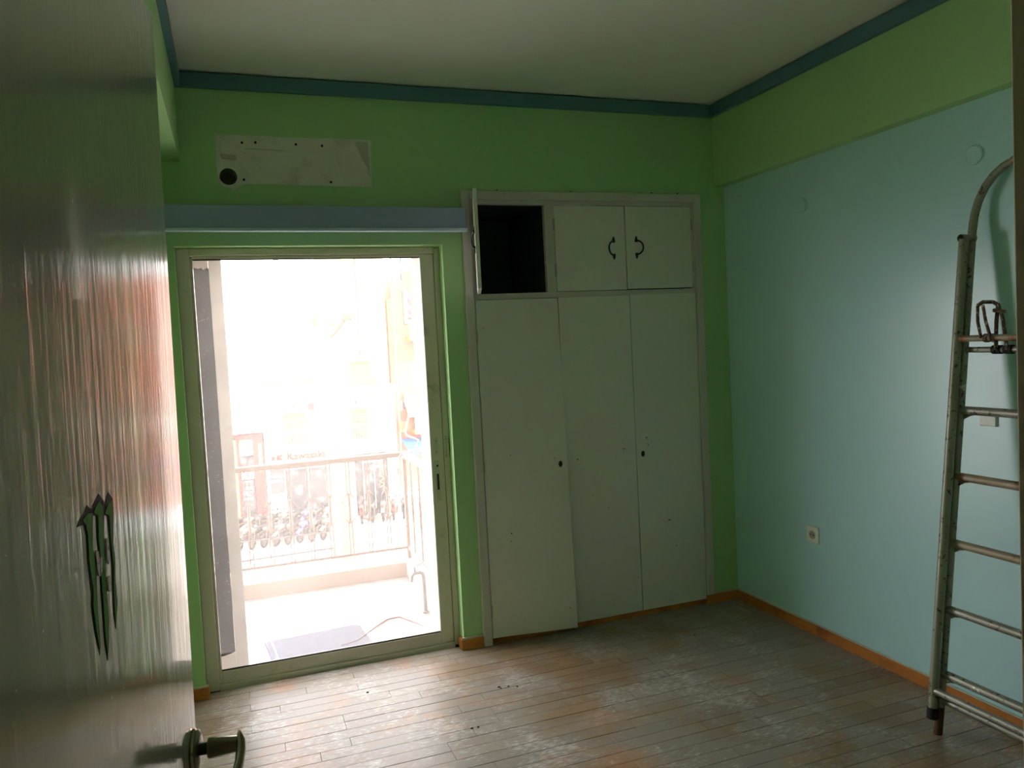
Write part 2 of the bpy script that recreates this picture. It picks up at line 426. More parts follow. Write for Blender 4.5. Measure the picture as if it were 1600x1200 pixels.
# baseboards
def baseboard(n, lab, *pieces):
    e = MB()
    for p in pieces: e.box(*p, bev=0.0015)
    o = tag(e.build(n, M['baseboard']), lab, kind='structure')
    return o
bb = baseboard('baseboard_right', 'orange-brown wooden baseboard along the aqua wall', (-0.014, 0.002, YF, -0.0, 0, 0.051))
MB().box(-0.009, 0.002, YF, 0, 0.0505, 0.056).build('caulk_line', M['caulk'], bb)
bb = baseboard('baseboard_back', 'short wooden baseboard pieces beside wardrobe and balcony door', (WR - 0.050, 0.0, -0.014, 0.002, 0, 0.051), (DR - 0.014, WL + 0.004, -0.014, 0.002, 0, 0.052), (DR - 0.014, DR + 0.001, -0.013, 0.055, 0, 0.052), (XL, DL + 0.014, -0.014, 0.002, 0, 0.052))
q = MB(); q.box(WR - 0.002, 0, -0.009, 0.002, 0.0505, 0.056); q.box(DR - 0.009, WL + 0.004, -0.009, 0.002, 0.0515, 0.06); q.box(XL, DL + 0.01, -0.009, 0.002, 0.0515, 0.06)
q.build('caulk_line', M['caulk'], bb)
baseboard('baseboard_left', 'wooden baseboard along the left wall', (XL - 0.002, XL + 0.014, YF, -0.0, 0, 0.051))

# plaster patch of the removed air conditioner, with pipe hole and screw holes
pf = lambda u, v, d: (u, -d, v)
patch = MB().prism([(-2.622, 2.487), (-2.43, 2.489), (-2.30, 2.485), (-2.12, 2.490), (-1.94, 2.488), (-1.944, 2.38), (-1.948, 2.271), (-2.20, 2.273), (-2.49, 2.276), (-2.515, 2.274), (-2.535, 2.262), (-2.553, 2.245), (-2.567, 2.244), (-2.570, 2.254), (-2.60, 2.262), (-2.618, 2.278), (-2.625, 2.36)], pf, 0.0022).build('plaster_patch', M['plaster'], wall)
cut(patch, [MB().lathe([(0, -0.1), (0.037, -0.1), (0.037, 0.09), (0, 0.09)], (HX, 0, HZ), (0, 1, 0), 24)])
patch['label'] = 'unpainted plaster patch with a pipe hole where a unit was removed'
MB().prism([(-2.47, 2.432), (-2.16, 2.428), (-2.105, 2.44), (-2.102, 2.31), (-2.13, 2.30), (-2.14, 2.40), (-2.16, 2.415), (-2.46, 2.418)], pf, 0.003).build('plaster_smear', M['plaster2'], patch)
MB().prism([(-2.015, 2.478), (-1.955, 2.48), (-1.95, 2.30), (-1.962, 2.36), (-1.985, 2.40), (-2.0, 2.44)], pf, 0.0028).build('plaster_smear', M['plaster3'], patch)
MB().prism([(-2.605, 2.405), (-2.54, 2.40), (-2.538, 2.378), (-2.56, 2.375), (-2.603, 2.386)], pf, 0.0027).build('plaster_smear', M['plaster3'], patch)
MB().prism([(-2.50, 2.432), (-2.33, 2.428), (-2.33, 2.424), (-2.50, 2.427)], pf, 0.0034).build('trowel_line', M['plaster3'], patch)
for sx, sz in ((-2.511, 2.455), (-2.454, 2.458), (-2.28, 2.456), (-2.164, 2.454), (-2.513, 2.293), (-2.134, 2.29)):
    MB().lathe([(0, 0), (0.0055, 0), (0.0055, 0.0040), (0, 0.0040)], (sx, 0, sz), (0, -1, 0), 10).build('screw_hole', M['hole'], patch)
MB().lathe([(0.037, 0.0), (0.037, 0.088), (0, 0.088)], (HX, 0.0012, HZ), (0, 1, 0), 24).build('pipe_hole_lining', M['concrete'], wall)

# ------------------------------------------------------------------ doorway frame (where the camera stands)
fr = MB()
fr.box(JX1, JX1 + 0.035, -3.375, YF + 0.006, 0, 2.035, bev=0.003)
fr.box(JX0 - 0.035, JX0, -3.375, YF + 0.006, 0, 2.035, bev=0.003)
fr.box(JX0 - 0.035, JX1 + 0.035, -3.375, YF + 0.006, 2.0, 2.035, bev=0.003)
fr = tag(fr.build('trim_6', M['jamb']), 'worn painted wooden door frame of the room doorway', kind='structure')
MB().box(JX1 + 0.035, JX1 + 0.075, YF, YF + 0.012, 0, 2.075, bev=0.002).build('casing_board', M['jamb'], fr)
MB().box(JX0 - 0.075, JX0 - 0.035, YF, YF + 0.012, 0, 2.075, bev=0.002).build('casing_board', M['jamb'], fr)
# hall behind the doorway
tag(box('floor_hall', M['pavement'], None, XL - 1.2, 1.0, -5.4, -3.36, -0.12, -0.002), 'plain hall floor behind the doorway', kind='structure')
hw = MB().box(XL - 1.3, XL - 1.2, -5.5, -3.3, -0.1, H + 0.05).box(1.0, 1.1, -5.5, -3.3, -0.1, H + 0.05).box(XL - 1.3, 1.1, -5.5, -5.4, -0.1, H + 0.05).box(XL - 1.3, XL - 0.15, -3.36, -3.26, -0.1, H + 0.05).box(0.15, 1.1, -3.36, -3.26, -0.1, H + 0.05)
tag(hw.build('wall_hall', M['hall']), 'plain cream walls of the hall behind the doorway', kind='structure')

# ------------------------------------------------------------------ open interior door leaf
AZ = math.radians(7.9)
dv = Vector((math.sin(AZ), math.cos(AZ), 0)); nv = Vector((math.cos(AZ), -math.sin(AZ), 0)); wv = nv * 0.0128 + Vector((0, 0, 1))
DB = Vector((-2.71010347, -2.48151661, 0))
def dp(u, z, d=0.0): return DB - dv * u + wv * z + nv * d       # u from the free edge to the hinges, d out of the face
leaf = MB()
pts = []
for z in (0.012, 1.98):
    for d in (-0.04, 0.0):
        for u in (0.76, 0.0): pts.append(dp(u, z, d))
leaf.hexa(pts)
bmesh.ops.bevel(leaf.bm, geom=leaf.bm.edges[:], offset=0.003, segments=2, affect='EDGES', profile=0.5)
door = tag(leaf.build('door_2', M['door']), 'glossy grey-beige flush door standing open with a green claw sticker', kind='structure')
HU, HH = 0.031, 0.966
n3 = nv.normalized()
hs = MB().lathe([(0.0, 0.0), (0.028, 0.0), (0.0285, 0.003), (0.026, 0.0055), (0.0265, 0.008), (0.021, 0.0105), (0.0125, 0.011), (0, 0.011)], dp(HU, HH), n3, 28).build('handle_rose', M['brass'], door, smooth=True)
MB().lathe([(0.0085, 0.010), (0.0085, 0.0225), (0, 0.0225)], dp(HU, HH), n3, 18).build('handle_collar', M['black_iron'], hs, smooth=True)
lv = MB()
lv.lathe([(0.0, 0.021), (0.0135, 0.021), (0.0140, 0.024), (0.0105, 0.062), (0.0, 0.062)], dp(HU, HH), n3, 20)
def lev(u, z, d): return dp(HU + u, HH + z, d)
secs = [(-0.012, 0.015, 0.0, 0.057, 0.066), (0.004, 0.0155, 0.0, 0.058, 0.0715), (0.02, 0.010, -0.001, 0.060, 0.0735), (0.05, 0.009, -0.003, 0.062, 0.0745), (0.085, 0.0105, -0.007, 0.061, 0.0735), (0.105, 0.011, -0.012, 0.058, 0.070), (0.116, 0.006, -0.014, 0.056, 0.066)]
rings = []
for u, hz, zc, d0, d1 in secs:
    ring = []
    for k in range(12):
        a = 2 * math.pi * k / 12
        ring.append(lv.bm.verts.new(lev(u, zc + hz * math.sin(a), (d0 + d1) / 2 + (d1 - d0) / 2 * math.cos(a))))
    rings.append(ring)
for i in range(len(rings) - 1):
    for k in range(12): lv.bm.faces.new((rings[i][k], rings[i][(k + 1) % 12], rings[i + 1][(k + 1) % 12], rings[i + 1][k]))
lv.bm.faces.new(rings[0]); lv.bm.faces.new(rings[-1])
lv.build('lever_handle', M['brass'], door, smooth=True)
MB().lathe([(0, 0), (0.025, 0), (0.022, 0.009), (0, 0.009)], dp(HU, HH, -0.04), -n3, 24).build('handle_rose', M['brass'], door, smooth=True)
MB().tube([dp(HU, HH, -0.045), dp(HU, HH, -0.10), dp(HU + 0.02, HH, -0.108), dp(HU + 0.115, HH - 0.01, -0.105)], 0.009, 12).build('lever_handle', M['brass'], door, smooth=True)
for hz in (0.25, 1.0, 1.72):
    MB().tube([dp(0.766, hz - 0.05, 0.006), dp(0.766, hz + 0.05, 0.006)], 0.008, 10).build('hinge', M['hinge'], door)
CLAW = {
'b1': [(0.4256, 1.3687), (0.4128, 1.3751), (0.4032, 1.3772), (0.3961, 1.3822), (0.3894, 1.3785), (0.3805, 1.376), (0.3808, 1.3705), (0.389, 1.3431), (0.3806, 1.3269), (0.3841, 1.2998), (0.3853, 1.279), (0.3841, 1.2489), (0.3876, 1.2404), (0.3969, 1.2649), (0.402, 1.2915), (0.3991, 1.3016), (0.4039, 1.3332), (0.4033, 1.3562), (0.408, 1.367)],
'b2': [(0.3837, 1.3711), (0.38, 1.3787), (0.3607, 1.3864), (0.3479, 1.3775), (0.3459, 1.3735), (0.3526, 1.3486), (0.3558, 1.3115), (0.3566, 1.2855), (0.3557, 1.2632), (0.3617, 1.2375), (0.3667, 1.2271), (0.3721, 1.2458), (0.3726, 1.2604), (0.3729, 1.2849), (0.3732, 1.305), (0.3721, 1.3275), (0.3741, 1.3479), (0.3727, 1.3674)],
'b3': [(0.3506, 1.3649), (0.3424, 1.3743), (0.3324, 1.3831), (0.3194, 1.3744), (0.3203, 1.3564), (0.3259, 1.3304), (0.3233, 1.3146), (0.3274, 1.2915), (0.3255, 1.2696), (0.3356, 1.2472), (0.3398, 1.2622), (0.3386, 1.2858), (0.3353, 1.3103), (0.3379, 1.3393), (0.3392, 1.3604)],
'g1': [(0.4104, 1.3713), (0.4038, 1.3739), (0.3935, 1.3745), (0.383, 1.3724), (0.389, 1.3431), (0.3845, 1.3252), (0.3874, 1.3008), (0.3882, 1.28), (0.3879, 1.2518), (0.3882, 1.2462), (0.3936, 1.2665), (0.3978, 1.2915), (0.3949, 1.3017), (0.4005, 1.3336), (0.3992, 1.3566), (0.4033, 1.3664)],
'g2': [(0.3791, 1.3723), (0.374, 1.3761), (0.3612, 1.3801), (0.3521, 1.3732), (0.3557, 1.3493), (0.3589, 1.3124), (0.3597, 1.2865), (0.3588, 1.2643), (0.3642, 1.2414), (0.3669, 1.2352), (0.3692, 1.2505), (0.3695, 1.2622), (0.3695, 1.2838), (0.3698, 1.304), (0.3687, 1.3266), (0.3707, 1.3471), (0.3683, 1.3672)],
'g3': [(0.3468, 1.3649), (0.3357, 1.3723), (0.3245, 1.3739), (0.3241, 1.3572), (0.3297, 1.3314), (0.3267, 1.3155), (0.3307, 1.2924), (0.3294, 1.2708), (0.3354, 1.2547), (0.3367, 1.2627), (0.3349, 1.2847), (0.3315, 1.3093), (0.3342, 1.3384), (0.3344, 1.3601)],
's': [[(0.3823, 1.3358), (0.3749, 1.3353), (0.372, 1.3218), (0.3738, 1.3109), (0.378, 1.3121), (0.3809, 1.3214)], [(0.3509, 1.3409), (0.3449, 1.3402), (0.3429, 1.3272), (0.3461, 1.3147), (0.3509, 1.319)], [(0.3532, 1.3035), (0.3457, 1.3028), (0.3454, 1.2909), (0.3498, 1.2885), (0.3529, 1.2917)], [(0.3704, 1.3271), (0.3659, 1.3273), (0.3676, 1.3148), (0.3713, 1.3101)]]}
df = lambda off: (lambda u, v, d: dp(u, v, off + d))
st = MB()
for k in ('b1', 'b2', 'b3'): st.prism(CLAW[k], df(-0.0002), 0.0006)
st = st.build('claw_sticker', M['stick_black'], door); st['label'] = 'peeling sticker of three green claw strokes with black outline'
for k in ('g1', 'g2', 'g3'): MB().prism(CLAW[k], df(0.0003), 0.0005).build('green_stroke', M['stick_green'], st)
for s in CLAW['s']: MB().prism(s, df(0.0002), 0.0010).build('scratch', M['stick_scratch'], st)

# ------------------------------------------------------------------ balcony sliding door
YD = 0.08
d1 = MB()
d1.box(DL, -2.765, 0.055, 0.125, 0, DT - 0.003, bev=0.002)                 # left post
d1.box(-1.652, DR + 0.001, 0.075, 0.125, 0, DT - 0.003, bev=0.002)         # right post
d1.box(-2.765, -1.652, 0.065, 0.125, 1.968, DT - 0.002, bev=0.002)         # head
d1.box(-2.765, -1.652, 0.060, 0.135, -0.01, 0.022, bev=0.002)              # track sill
d1 = tag(d1.build('door_1', M['frame']), 'aluminium framed sliding balcony door with dusty glass', kind='structure')
sash = d1
box('sash_stile', M['frame'], d1, -1.722, -1.655, 0.070, 0.100, 0.024, 1.966, bev=0.003)
box('sash_stile', M['frame'], d1, -2.7655, -2.753, 0.070, 0.100, 0.024, 1.966, bev=0.002)
box('bottom_rail', M['frame'], d1, -2.754, -1.720, 0.070, 0.100, 0.020, 0.080, bev=0.003)
box('top_rail', M['frame'], d1, -2.754, -1.720, 0.072, 0.100, 1.953, 1.967, bev=0.002)
g = MB(); g.box(-2.754, -1.720, 0.0735, 0.0785, 0.080, 0.086); g.box(-2.754, -1.720, 0.075, 0.08, 1.948, 1.953)
g.box(-1.656, -1.6515, 0.078, 0.098, 0.02, 1.966)
g.build('gasket', M['frame_edge'], d1)
box('glass_pane', M['glass'], d1, -2.754, -1.720, 0.083, 0.086, 0.080, 1.954)
box('white_film', M['film_white'], d1, -2.6885, -2.634, 0.0885, 0.0895, 0.081, 1.953)['label'] = 'translucent white film strip behind the glass'
fl = MB().prism([(-2.752, 0.142), (-2.712, 0.150), (-2.6895, 0.157), (-2.6885, 1.0), (-2.688, 1.912), (-2.694, 1.918), (-2.70, 1.912), (-2.712, 1.910), (-2.72, 1.917), (-2.732, 1.911), (-2.745, 1.918), (-2.752, 1.912)], lambda u, v, d: (u, 0.0882 - d, v), 0.0010)
box('white_film', M['film_white'], d1, -2.753, -2.689, 0.0885, 0.0895, 0.081, 0.155)
box('white_film', M['film_white'], d1, -2.753, -2.689, 0.0885, 0.0895, 1.911, 1.953)
fl.build('grey_film', M['film'], d1)['label'] = 'speckled grey film strip behind the glass'
# locks and pulls
lk = box('lock_plate', M['steel'], d1, -1.702, -1.682, 0.0665, 0.0712, 0.745, 0.945, bev=0.002)
box('lock_slot', M['frame_edge'], lk, -1.697, -1.687, 0.0655, 0.0668, 0.80, 0.88)
box('keyhole', M['hole'], lk, -1.696, -1.688, 0.0655, 0.0668, 0.915, 0.926)
lk = box('lock_plate', M['steel'], d1, -1.700, -1.683, 0.0665, 0.0712, 0.975, 1.062, bev=0.002)
for z in (0.99, 1.045): MB().lathe([(0.0025, 0), (0.0025, 0.001), (0, 0.001)], (-1.692, 0.0668, z), (0, -1, 0), 8).build('screw', M['hole'], lk)
lk = box('strike_plate', M['steel'], d1, -1.648, -1.632, 0.070, 0.0765, 0.955, 1.065, bev=0.002)
box('pull_lip', M['steel'], lk, -1.636, -1.630, 0.060, 0.0715, 0.965, 1.055, bev=0.001)
for z in (0.97, 1.05): MB().lathe([(0.0025, 0), (0.0025, 0.001), (0, 0.001)], (-1.642, 0.0702, z), (0, -1, 0), 8).build('screw', M['hole'], lk)

# ------------------------------------------------------------------ outer facade of our own building
fac = MB().box(-9, 9, 0.12, 0.30, -7.1, 7.1).build('wall_facade', M['facade'])
cut(fac, [MB().box(-2.775, -1.712, 0.0, 0.5, 0.0, 1.985), MB().box(WL + 0.03, WR - 0.03, 0.0, 0.6, -0.2, WT - 0.03)])
tag(fac, 'pale rendered outer wall around the balcony door', kind='structure')
nk = MB().box(WL, WR, 0.30, 0.80, -0.1, WT + 0.1).build('wall_niche', M['facade'])
cut(nk, [MB().box(WL + 0.03, WR - 0.03, 0.0, 0.62, -0.02, WT - 0.02)])
tag(nk, 'rendered box of the wardrobe recess', kind='structure')

# ------------------------------------------------------------------ built-in wardrobe
wd = tag(empty('built_in_wardrobe', (0, 0, 0)), 'off-white built-in wardrobe with three tall doors and three top cupboards', 'wardrobe')
cs = MB()
cs.box(WL, WL + 0.044, -0.020, 0.01, 0.0, WT, bev=0.003)
cs.box(WR - 0.044, WR, -0.020, 0.01, 0.052, WT, bev=0.003)
cs.box(WL + 0.043, WR - 0.043, -0.0195, 0.01, WT - 0.044, WT, bev=0.003)
cs.build('casing', M['casing'], wd)
ff = MB()
X0, X1 = WL + 0.040, WR - 0.040
ff.box(X0, -1.457, -0.008, 0.02, 0.03, WT - 0.042, bev=0.0015)
ff.box(-0.226, X1, -0.008, 0.02, 0.03, WT - 0.042, bev=0.0015)
ff.box(-1.458, -0.225, -0.0078, 0.02, 2.197, WT - 0.042, bev=0.0015)
ff.box(-1.458, -0.225, -0.0078, 0.02, 1.729, 1.758, bev=0.0015)
ff.box(-1.084, -1.034, -0.0076, 0.02, 1.757, 2.198, bev=0.0015)
ff.build('face_frame', M['casing'], wd)
box('toe_board', M['baseboard'], wd, X0, X1, 0.0, 0.018, 0.0, 0.036, bev=0.001)
car = MB()                                                                    # carcass of thin boards
D = 0.56
car.box(X0, X0 + 0.016, 0.02, D, 0.03, WT - 0.042); car.box(X1 - 0.016, X1, 0.02, D, 0.03, WT - 0.042)
car.box(X0, X1, D - 0.01, D, 0.03, WT - 0.042); car.box(X0, X1, 0.02, D, WT - 0.058, WT - 0.042); car.box(X0, X1, 0.02, D, 0.03, 0.046)
car.build('carcass', M['wardrobe_in'], wd)
box('shelf', M['wardrobe_in'], wd, X0, X1, 0.02, D, 1.734, 1.752)
box('divider', M['wardrobe_in'], wd, -1.072, -1.046, 0.02, D, 1.752, 2.2)
def hinges(parent, x, zs, y0=-0.014):
    for z in zs: MB().tube([(x, y0, z - 0.030), (x, y0, z + 0.030)], 0.0055, 10).build('hinge', M['hinge'], parent)
def dhandle(parent, x, z, side, xf=None):
    b = MB()
    y0 = -0.013
    for s in (1, -1):
        b.prism([(x - 0.006, z + s * 0.030), (x + 0.006, z + s * 0.028), (x + 0.0075, z + s * 0.046), (x + 0.002, z + s * 0.060), (x - 0.004, z + s * 0.056), (x - 0.0075, z + s * 0.044)], lambda u, v, d: (u, y0 - d, v), 0.004)
    path = []
    for k in range(13):
        a = -math.pi / 2 + math.pi * k / 12
        path.append((x + side * 0.034 * math.cos(a), y0 - 0.003 - 0.013 * math.cos(a), z + 0.037 * math.sin(a)))
    b.tube(path, 0.0044, 8)
    for s in (1, -1): b.lathe([(0, 0), (0.009, 0.0), (0.007, 0.008), (0, 0.009)], (x, y0, z + s * 0.036), (0, -1, 0), 10)
    return b.build('handle', M['black_iron'], parent, smooth=True, xf=xf)
# upper cupboard doors
ud = box('cupboard_door', M['wardrobe'], wd, -1.033, -0.6325, -0.014, 0.004, 1.760, 2.195, bev=0.002)
dhandle(ud, -0.702, 1.977, -1); hinges(ud, -1.036, (2.10, 1.87))
ud = box('cupboard_door', M['wardrobe'], wd, -0.6285, -0.2295, -0.014, 0.004, 1.763, 2.195, bev=0.002)
dhandle(ud, -0.568, 1.980, 1); hinges(ud, -0.226, (2.10, 1.87))
# opened cupboard door, swung out on its left hinge
HXo = -1.462
xf = Matrix.Translation((HXo, -0.014, 0)) @ Matrix.Rotation(math.radians(-107.0), 4, 'Z') @ Matrix.Translation((-HXo, 0.014, 0))
ob = MB().box(HXo, HXo + 0.385, -0.014, 0.004, 1.757, 2.197, bev=0.002).build('cupboard_door', M['wardrobe'], wd, xf=xf)
ob['label'] = 'open top cupboard door swung out beside the pelmet'
dhandle(ob, HXo + 0.345, 1.977, -1, xf=xf)
hinges(ob, HXo - 0.001, (2.10, 1.85))
MB().box(-1.088, -1.084, -0.004, 0.012, 1.90, 1.918).build('catch', M['steel'], wd)
# tall doors
def tall(x0, x1, z0, z1, warp=0.0, hx=None):
    b = MB()
    nx, nz = 4, 8
    def yy(x, z): return -0.013 - warp * max(0, (x - x0) / (x1 - x0)) * max(0, (z1 - z) / (z1 - z0)) ** 1.1
    grid = {}
    for d in (0, 1):
        for i in range(nx + 1):
            for k in range(nz + 1):
                x = x0 + (x1 - x0) * i / nx; z = z0 + (z1 - z0) * k / nz
                grid[d, i, k] = b.bm.verts.new((x, yy(x, z) + d * 0.017, z))
    for d in (0, 1):
        for i in range(nx):
            for k in range(nz): b.bm.faces.new((grid[d, i, k], grid[d, i + 1, k], grid[d, i + 1, k + 1], grid[d, i, k + 1]))
    for i in range(nx):
        for k in (0, nz): b.bm.faces.new((grid[0, i, k], grid[0, i + 1, k], grid[1, i + 1, k], grid[1, i, k]))
    for k in range(nz):
        for i in (0, nx): b.bm.faces.new((grid[0, i, k], grid[0, i, k + 1], grid[1, i, k + 1], grid[1, i, k]))
    return b.build('wardrobe_door', M['wardrobe'], wd), yy
def blob(b, x, y, z, w, h, seed):
    rnd = random.Random(seed); n = 9
    poly = [(x + w * math.cos(2 * math.pi * k / n) * rnd.uniform(0.6, 1.2), z + h * math.sin(2 * math.pi * k / n) * rnd.uniform(0.6, 1.2)) for k in range(n)]
    b.prism(poly, lambda u, v, d: (u, y - d + 0.0003, v), 0.0012)
def dressed(x0, x1, z0, z1, warp, chips, keyhole, specks, hx):
    d, yy = tall(x0, x1, z0, z1, warp)
    for i, (cx, cz) in enumerate(chips): b = MB(); blob(b, cx, yy(cx, cz), cz, 0.006, 0.014, i + int(cx * 100)); b.build('paint_chip', M['chip'], d)
    if keyhole:
        kx, kz = keyhole; k = MB().lathe([(0.0, 0.0), (0.0125, 0.0), (0.0125, 0.002), (0.0085, 0.0025), (0.008, 0.0012), (0, 0.0012)], (kx, yy(kx, kz) + 0.0006, kz), (0, -1, 0), 18)
        k.bm.transform(Matrix.Translation((kx, 0, kz)) @ Matrix.Diagonal((0.85, 1, 1.25, 1)) @ Matrix.Translation((-kx, 0, -kz)))
        k.build('keyhole', M['black_iron'], d)
    for i, (sx, sz, w, h) in enumerate(specks): b = MB(); blob(b, sx, yy(sx, sz), sz, w, h, i + 31 + int(sx * 1000)); b.build('paint_chip', M['speck'], d)
    if hx is not None: hinges(d, hx, (1.55, 0.90, 0.17))
    return d
a = dressed(-1.474, -1.036, 0.034, 1.727, 0.062, ((-1.104, 0.945), (-1.103, 0.905)), (-1.074, 0.880), ((-1.352, 0.555, 0.005, 0.003), (-1.357, 0.515, 0.003, 0.003), (-1.335, 0.95, 0.003, 0.003), (-1.07, 0.14, 0.003, 0.003), (-1.44, 1.59, 0.003, 0.003)), -1.477)
a['label'] = 'tall wardrobe door hanging ajar with its lower corner sprung out'
dressed(-1.0315, -0.6225, 0.034, 1.729, 0.0, ((-0.696, 0.953), (-0.694, 0.915)), None, ((-0.965, 0.89, 0.004, 0.004), (-0.89, 0.69, 0.003, 0.003), (-0.80, 0.615, 0.003, 0.003), (-0.64, 0.22, 0.003, 0.003)), None)
dressed(-0.6185, -0.219, 0.034, 1.732, 0.0, ((-0.553, 0.962), (-0.552, 0.925)), (-0.581, 0.882), ((-0.50, 0.50, 0.003, 0.002), (-0.465, 0.502, 0.003, 0.002), (-0.435, 0.505, 0.009, 0.003), (-0.40, 0.36, 0.004, 0.004)), None)
# small nails left along the casing
for i, (x, z) in enumerate(((-1.33, WT + 0.003), (-0.93, WT + 0.003), (-0.46, WT + 0.004), (-0.30, WT + 0.004), (WR + 0.003, 2.06), (WR + 0.004, 1.93), (WR + 0.004, 1.77), (WR + 0.003, 1.58), (WR + 0.004, 1.42), (WR + 0.003, 1.2), (WR + 0.004, 0.85), (WR + 0.004, 0.71))):
    MB().lathe([(0, 0), (0.0035, 0), (0.003, 0.012), (0, 0.012)], (x, 0.0, z), (0, -1, 0), 8).build('nail', M['speck'], wd)

# ------------------------------------------------------------------ curtain pelmet over the balcony door
pe = tag(empty('curtain_pelmet', (-2.2, 0, 2.05)), 'slate blue painted curtain pelmet box above the balcony door', 'pelmet')
def child_at(o, parent):
    o.parent = parent; o.matrix_parent_inverse = Matrix.Translation(parent.location).inverted()
    return o
def cbox(name, mat, parent, *a, bev=0.0): return child_at(MB().box(*a, bev=bev).build(name, mat), parent)
cbox('front_board', M['pelmet'], pe, XL + 0.002, -1.532, -0.122, -0.104, 2.062, 2.160, bev=0.002)
cbox('top_board', M['pelmet'], pe, XL + 0.002, -1.532, -0.106, 0.001, 2.146, 2.160)
cbox('end_board', M['pelmet'], pe, -1.548, -1.532, -0.106, 0.001, 2.062, 2.147)
cbox('curtain_track', M['pelmet_rail'], pe, XL + 0.002, -1.528, -0.130, -0.100, 2.048, 2.063, bev=0.002)
cbox('curtain_track', M['pelmet_rail'], pe, XL + 0.002, -1.55, -0.060, -0.040, 2.132, 2.147, bev=0.002)

# ------------------------------------------------------------------ fittings on the aqua wall
def outlet(name, y0, z0, w, h, label, socket):
    e = tag(empty(name, (0, y0, z0)), label, 'power outlet' if socket else 'wall plate')
    child_at(MB().box(-0.009, 0.001, y0 - w / 2, y0 + w / 2, z0 - h / 2, z0 + h / 2, bev=0.003).build('cover_plate', M['plastic']), e)
    if socket:
        child_at(MB().lathe([(0.0215, 0.0085), (0.0205, 0.0125), (0.019, 0.0125), (0.0185, 0.0095), (0, 0.0095)], (0, y0, z0), (-1, 0, 0), 22).build('socket_ring', M['plastic'], smooth=True), e)
        child_at(MB().lathe([(0.0185, 0.0096), (0.0185, 0.0100), (0, 0.0100)], (0, y0, z0), (-1, 0, 0), 22).build('socket_well', M['metal_grey']), e)
        for s in (-1, 1): child_at(MB().lathe([(0.003, 0.0098), (0.003, 0.0112), (0, 0.0112)], (0, y0 + s * 0.0095, z0), (-1, 0, 0), 8).build('contact', M['hole']), e)
    return e
outlet('power_outlet', -0.627, 0.500, 0.083, 0.083, 'white square power outlet low on the aqua wall', True)
outlet('blank_plate', -1.575, 1.140, 0.068, 0.056, 'white blank wall plate behind the ladder rungs', False)
def cap(y0, z0, r, label):
    tag(MB().lathe([(r * 1.02, -0.001), (r, 0.007), (r * 0.86, 0.0105), (r * 0.80, 0.0095), (0, 0.0095)], (0, y0, z0), (-1, 0, 0), 28).build('wall_box_cap', M['aqua_cap'], smooth=True), label, 'wall cap')
cap(-0.617, 2.096, 0.036, 'small round painted cap high on the aqua wall near the wardrobe')
cap(-1.537, 2.112, 0.036, 'round painted cap high on the aqua wall above the ladder top')

# ------------------------------------------------------------------ ladder
ld = tag(empty('folding_ladder', (-0.28, -1.77, 0)), 'paint-spattered metal folding ladder with arched top leaning on the aqua wall', 'ladder')
YA, YB = -1.566, -1.985
def xb(z): return -0.272 + 0.1185 * z
def xa(z): return xb(z) - 0.038
def L(o): return child_at(o, ld)
def tube(name, path, r, mat=None, seg=12): return L(MB().tube(path, r, seg).build(name, mat or M['ladder'], smooth=True))
for y0 in (YA, YB):
    tube('front_stile', [(xa(0.10), y0, 0.10), (xa(1.80), y0, 1.80)], 0.0168)
    tube('stile_cap', [(xa(0.065), y0, 0.065), (xa(0.105), y0, 0.105)], 0.0185, M['rubber'])
    tube('foot_peg', [(xb(0.0) - 0.003, y0, 0.0), (xb(0.10) - 0.001, y0, 0.10)], 0.0152, M['peg'])
    tube('pivot_tube', [(xa(1.805) - 0.012, y0 + 0.004, 1.805), (xb(1.80) + 0.012, y0, 1.803)], 0.0145, M['ladder'])
    L(MB().lathe([(0.0135, 0.0), (0.0135, 0.0006), (0, 0.0006)], (xa(1.805) - 0.0125, y0 + 0.004, 1.805), (-1, 0, 0), 12).build('tube_mouth', M['hole']))
# rear frame bends over in an arch from stile to stile
path = [(xb(0.085), YA, 0.085), (xb(1.0), YA, 1.0), (xb(1.80), YA, 1.80)]
C = (YA + YB) / 2; W2 = (YA - YB) / 2
for k in range(0, 15):
    a = math.pi * k / 14
    yy_ = C + W2 * (math.copysign(abs(math.cos(a)) ** 0.85, math.cos(a)))
    zz = 1.825 + 0.235 * math.sin(a) ** 0.9
    path.append((min(xb(zz), -0.0175), yy_, zz))
path += [(xb(1.80), YB, 1.80), (xb(1.0), YB, 1.0), (xb(0.085), YB, 0.085)]
tube('rear_arch_frame', path, 0.0145)
def rung(z, fx, r=0.0155, name='rung', mat=None, brackets=True, sq=1.0):
    b = MB().tube([(fx(z), YA + 0.003, z), (fx(z), YB - 0.003, z)], r, 12)
    b.bm.transform(Matrix.Translation((0, 0, z)) @ Matrix.Diagonal((1, 1, sq, 1)) @ Matrix.Translation((0, 0, -z)))
    o = L(b.build(name, mat or M['ladder'], smooth=True))
    if brackets:
        for y0, s in ((YA, -1), (YB, 1)):
            g_ = MB().prism([(y0 + s * 0.010, z - 0.006), (y0 + s * 0.055, z - 0.010), (y0 + s * 0.050, z - 0.018), (y0 + s * 0.038, z - 0.020), (y0 + s * 0.012, z - 0.034)], lambda u, v, d: (fx(z) - 0.004 + d, u, v), 0.008).build('bracket', M['ladder'])
            g_.parent = o
    return o
M['rung_rust'] = paint('rusty_rung', srgb(158, 142, 122), 0.5, 0.15, 30, 90, 0.25, metallic=0.2, dirt=srgb(132, 80, 56), dirt_scale=12, dirt_lo=0.5, dirt_hi=0.6)
for z in (0.222, 0.458, 0.70, 0.942, 1.182): rung(z, xb, mat=M['rung_rust'] if z in (0.70, 0.942) else None)
rung(1.442, xa, 0.0115, 'spreader_bar', M['rung_rust'], False, 1.0)
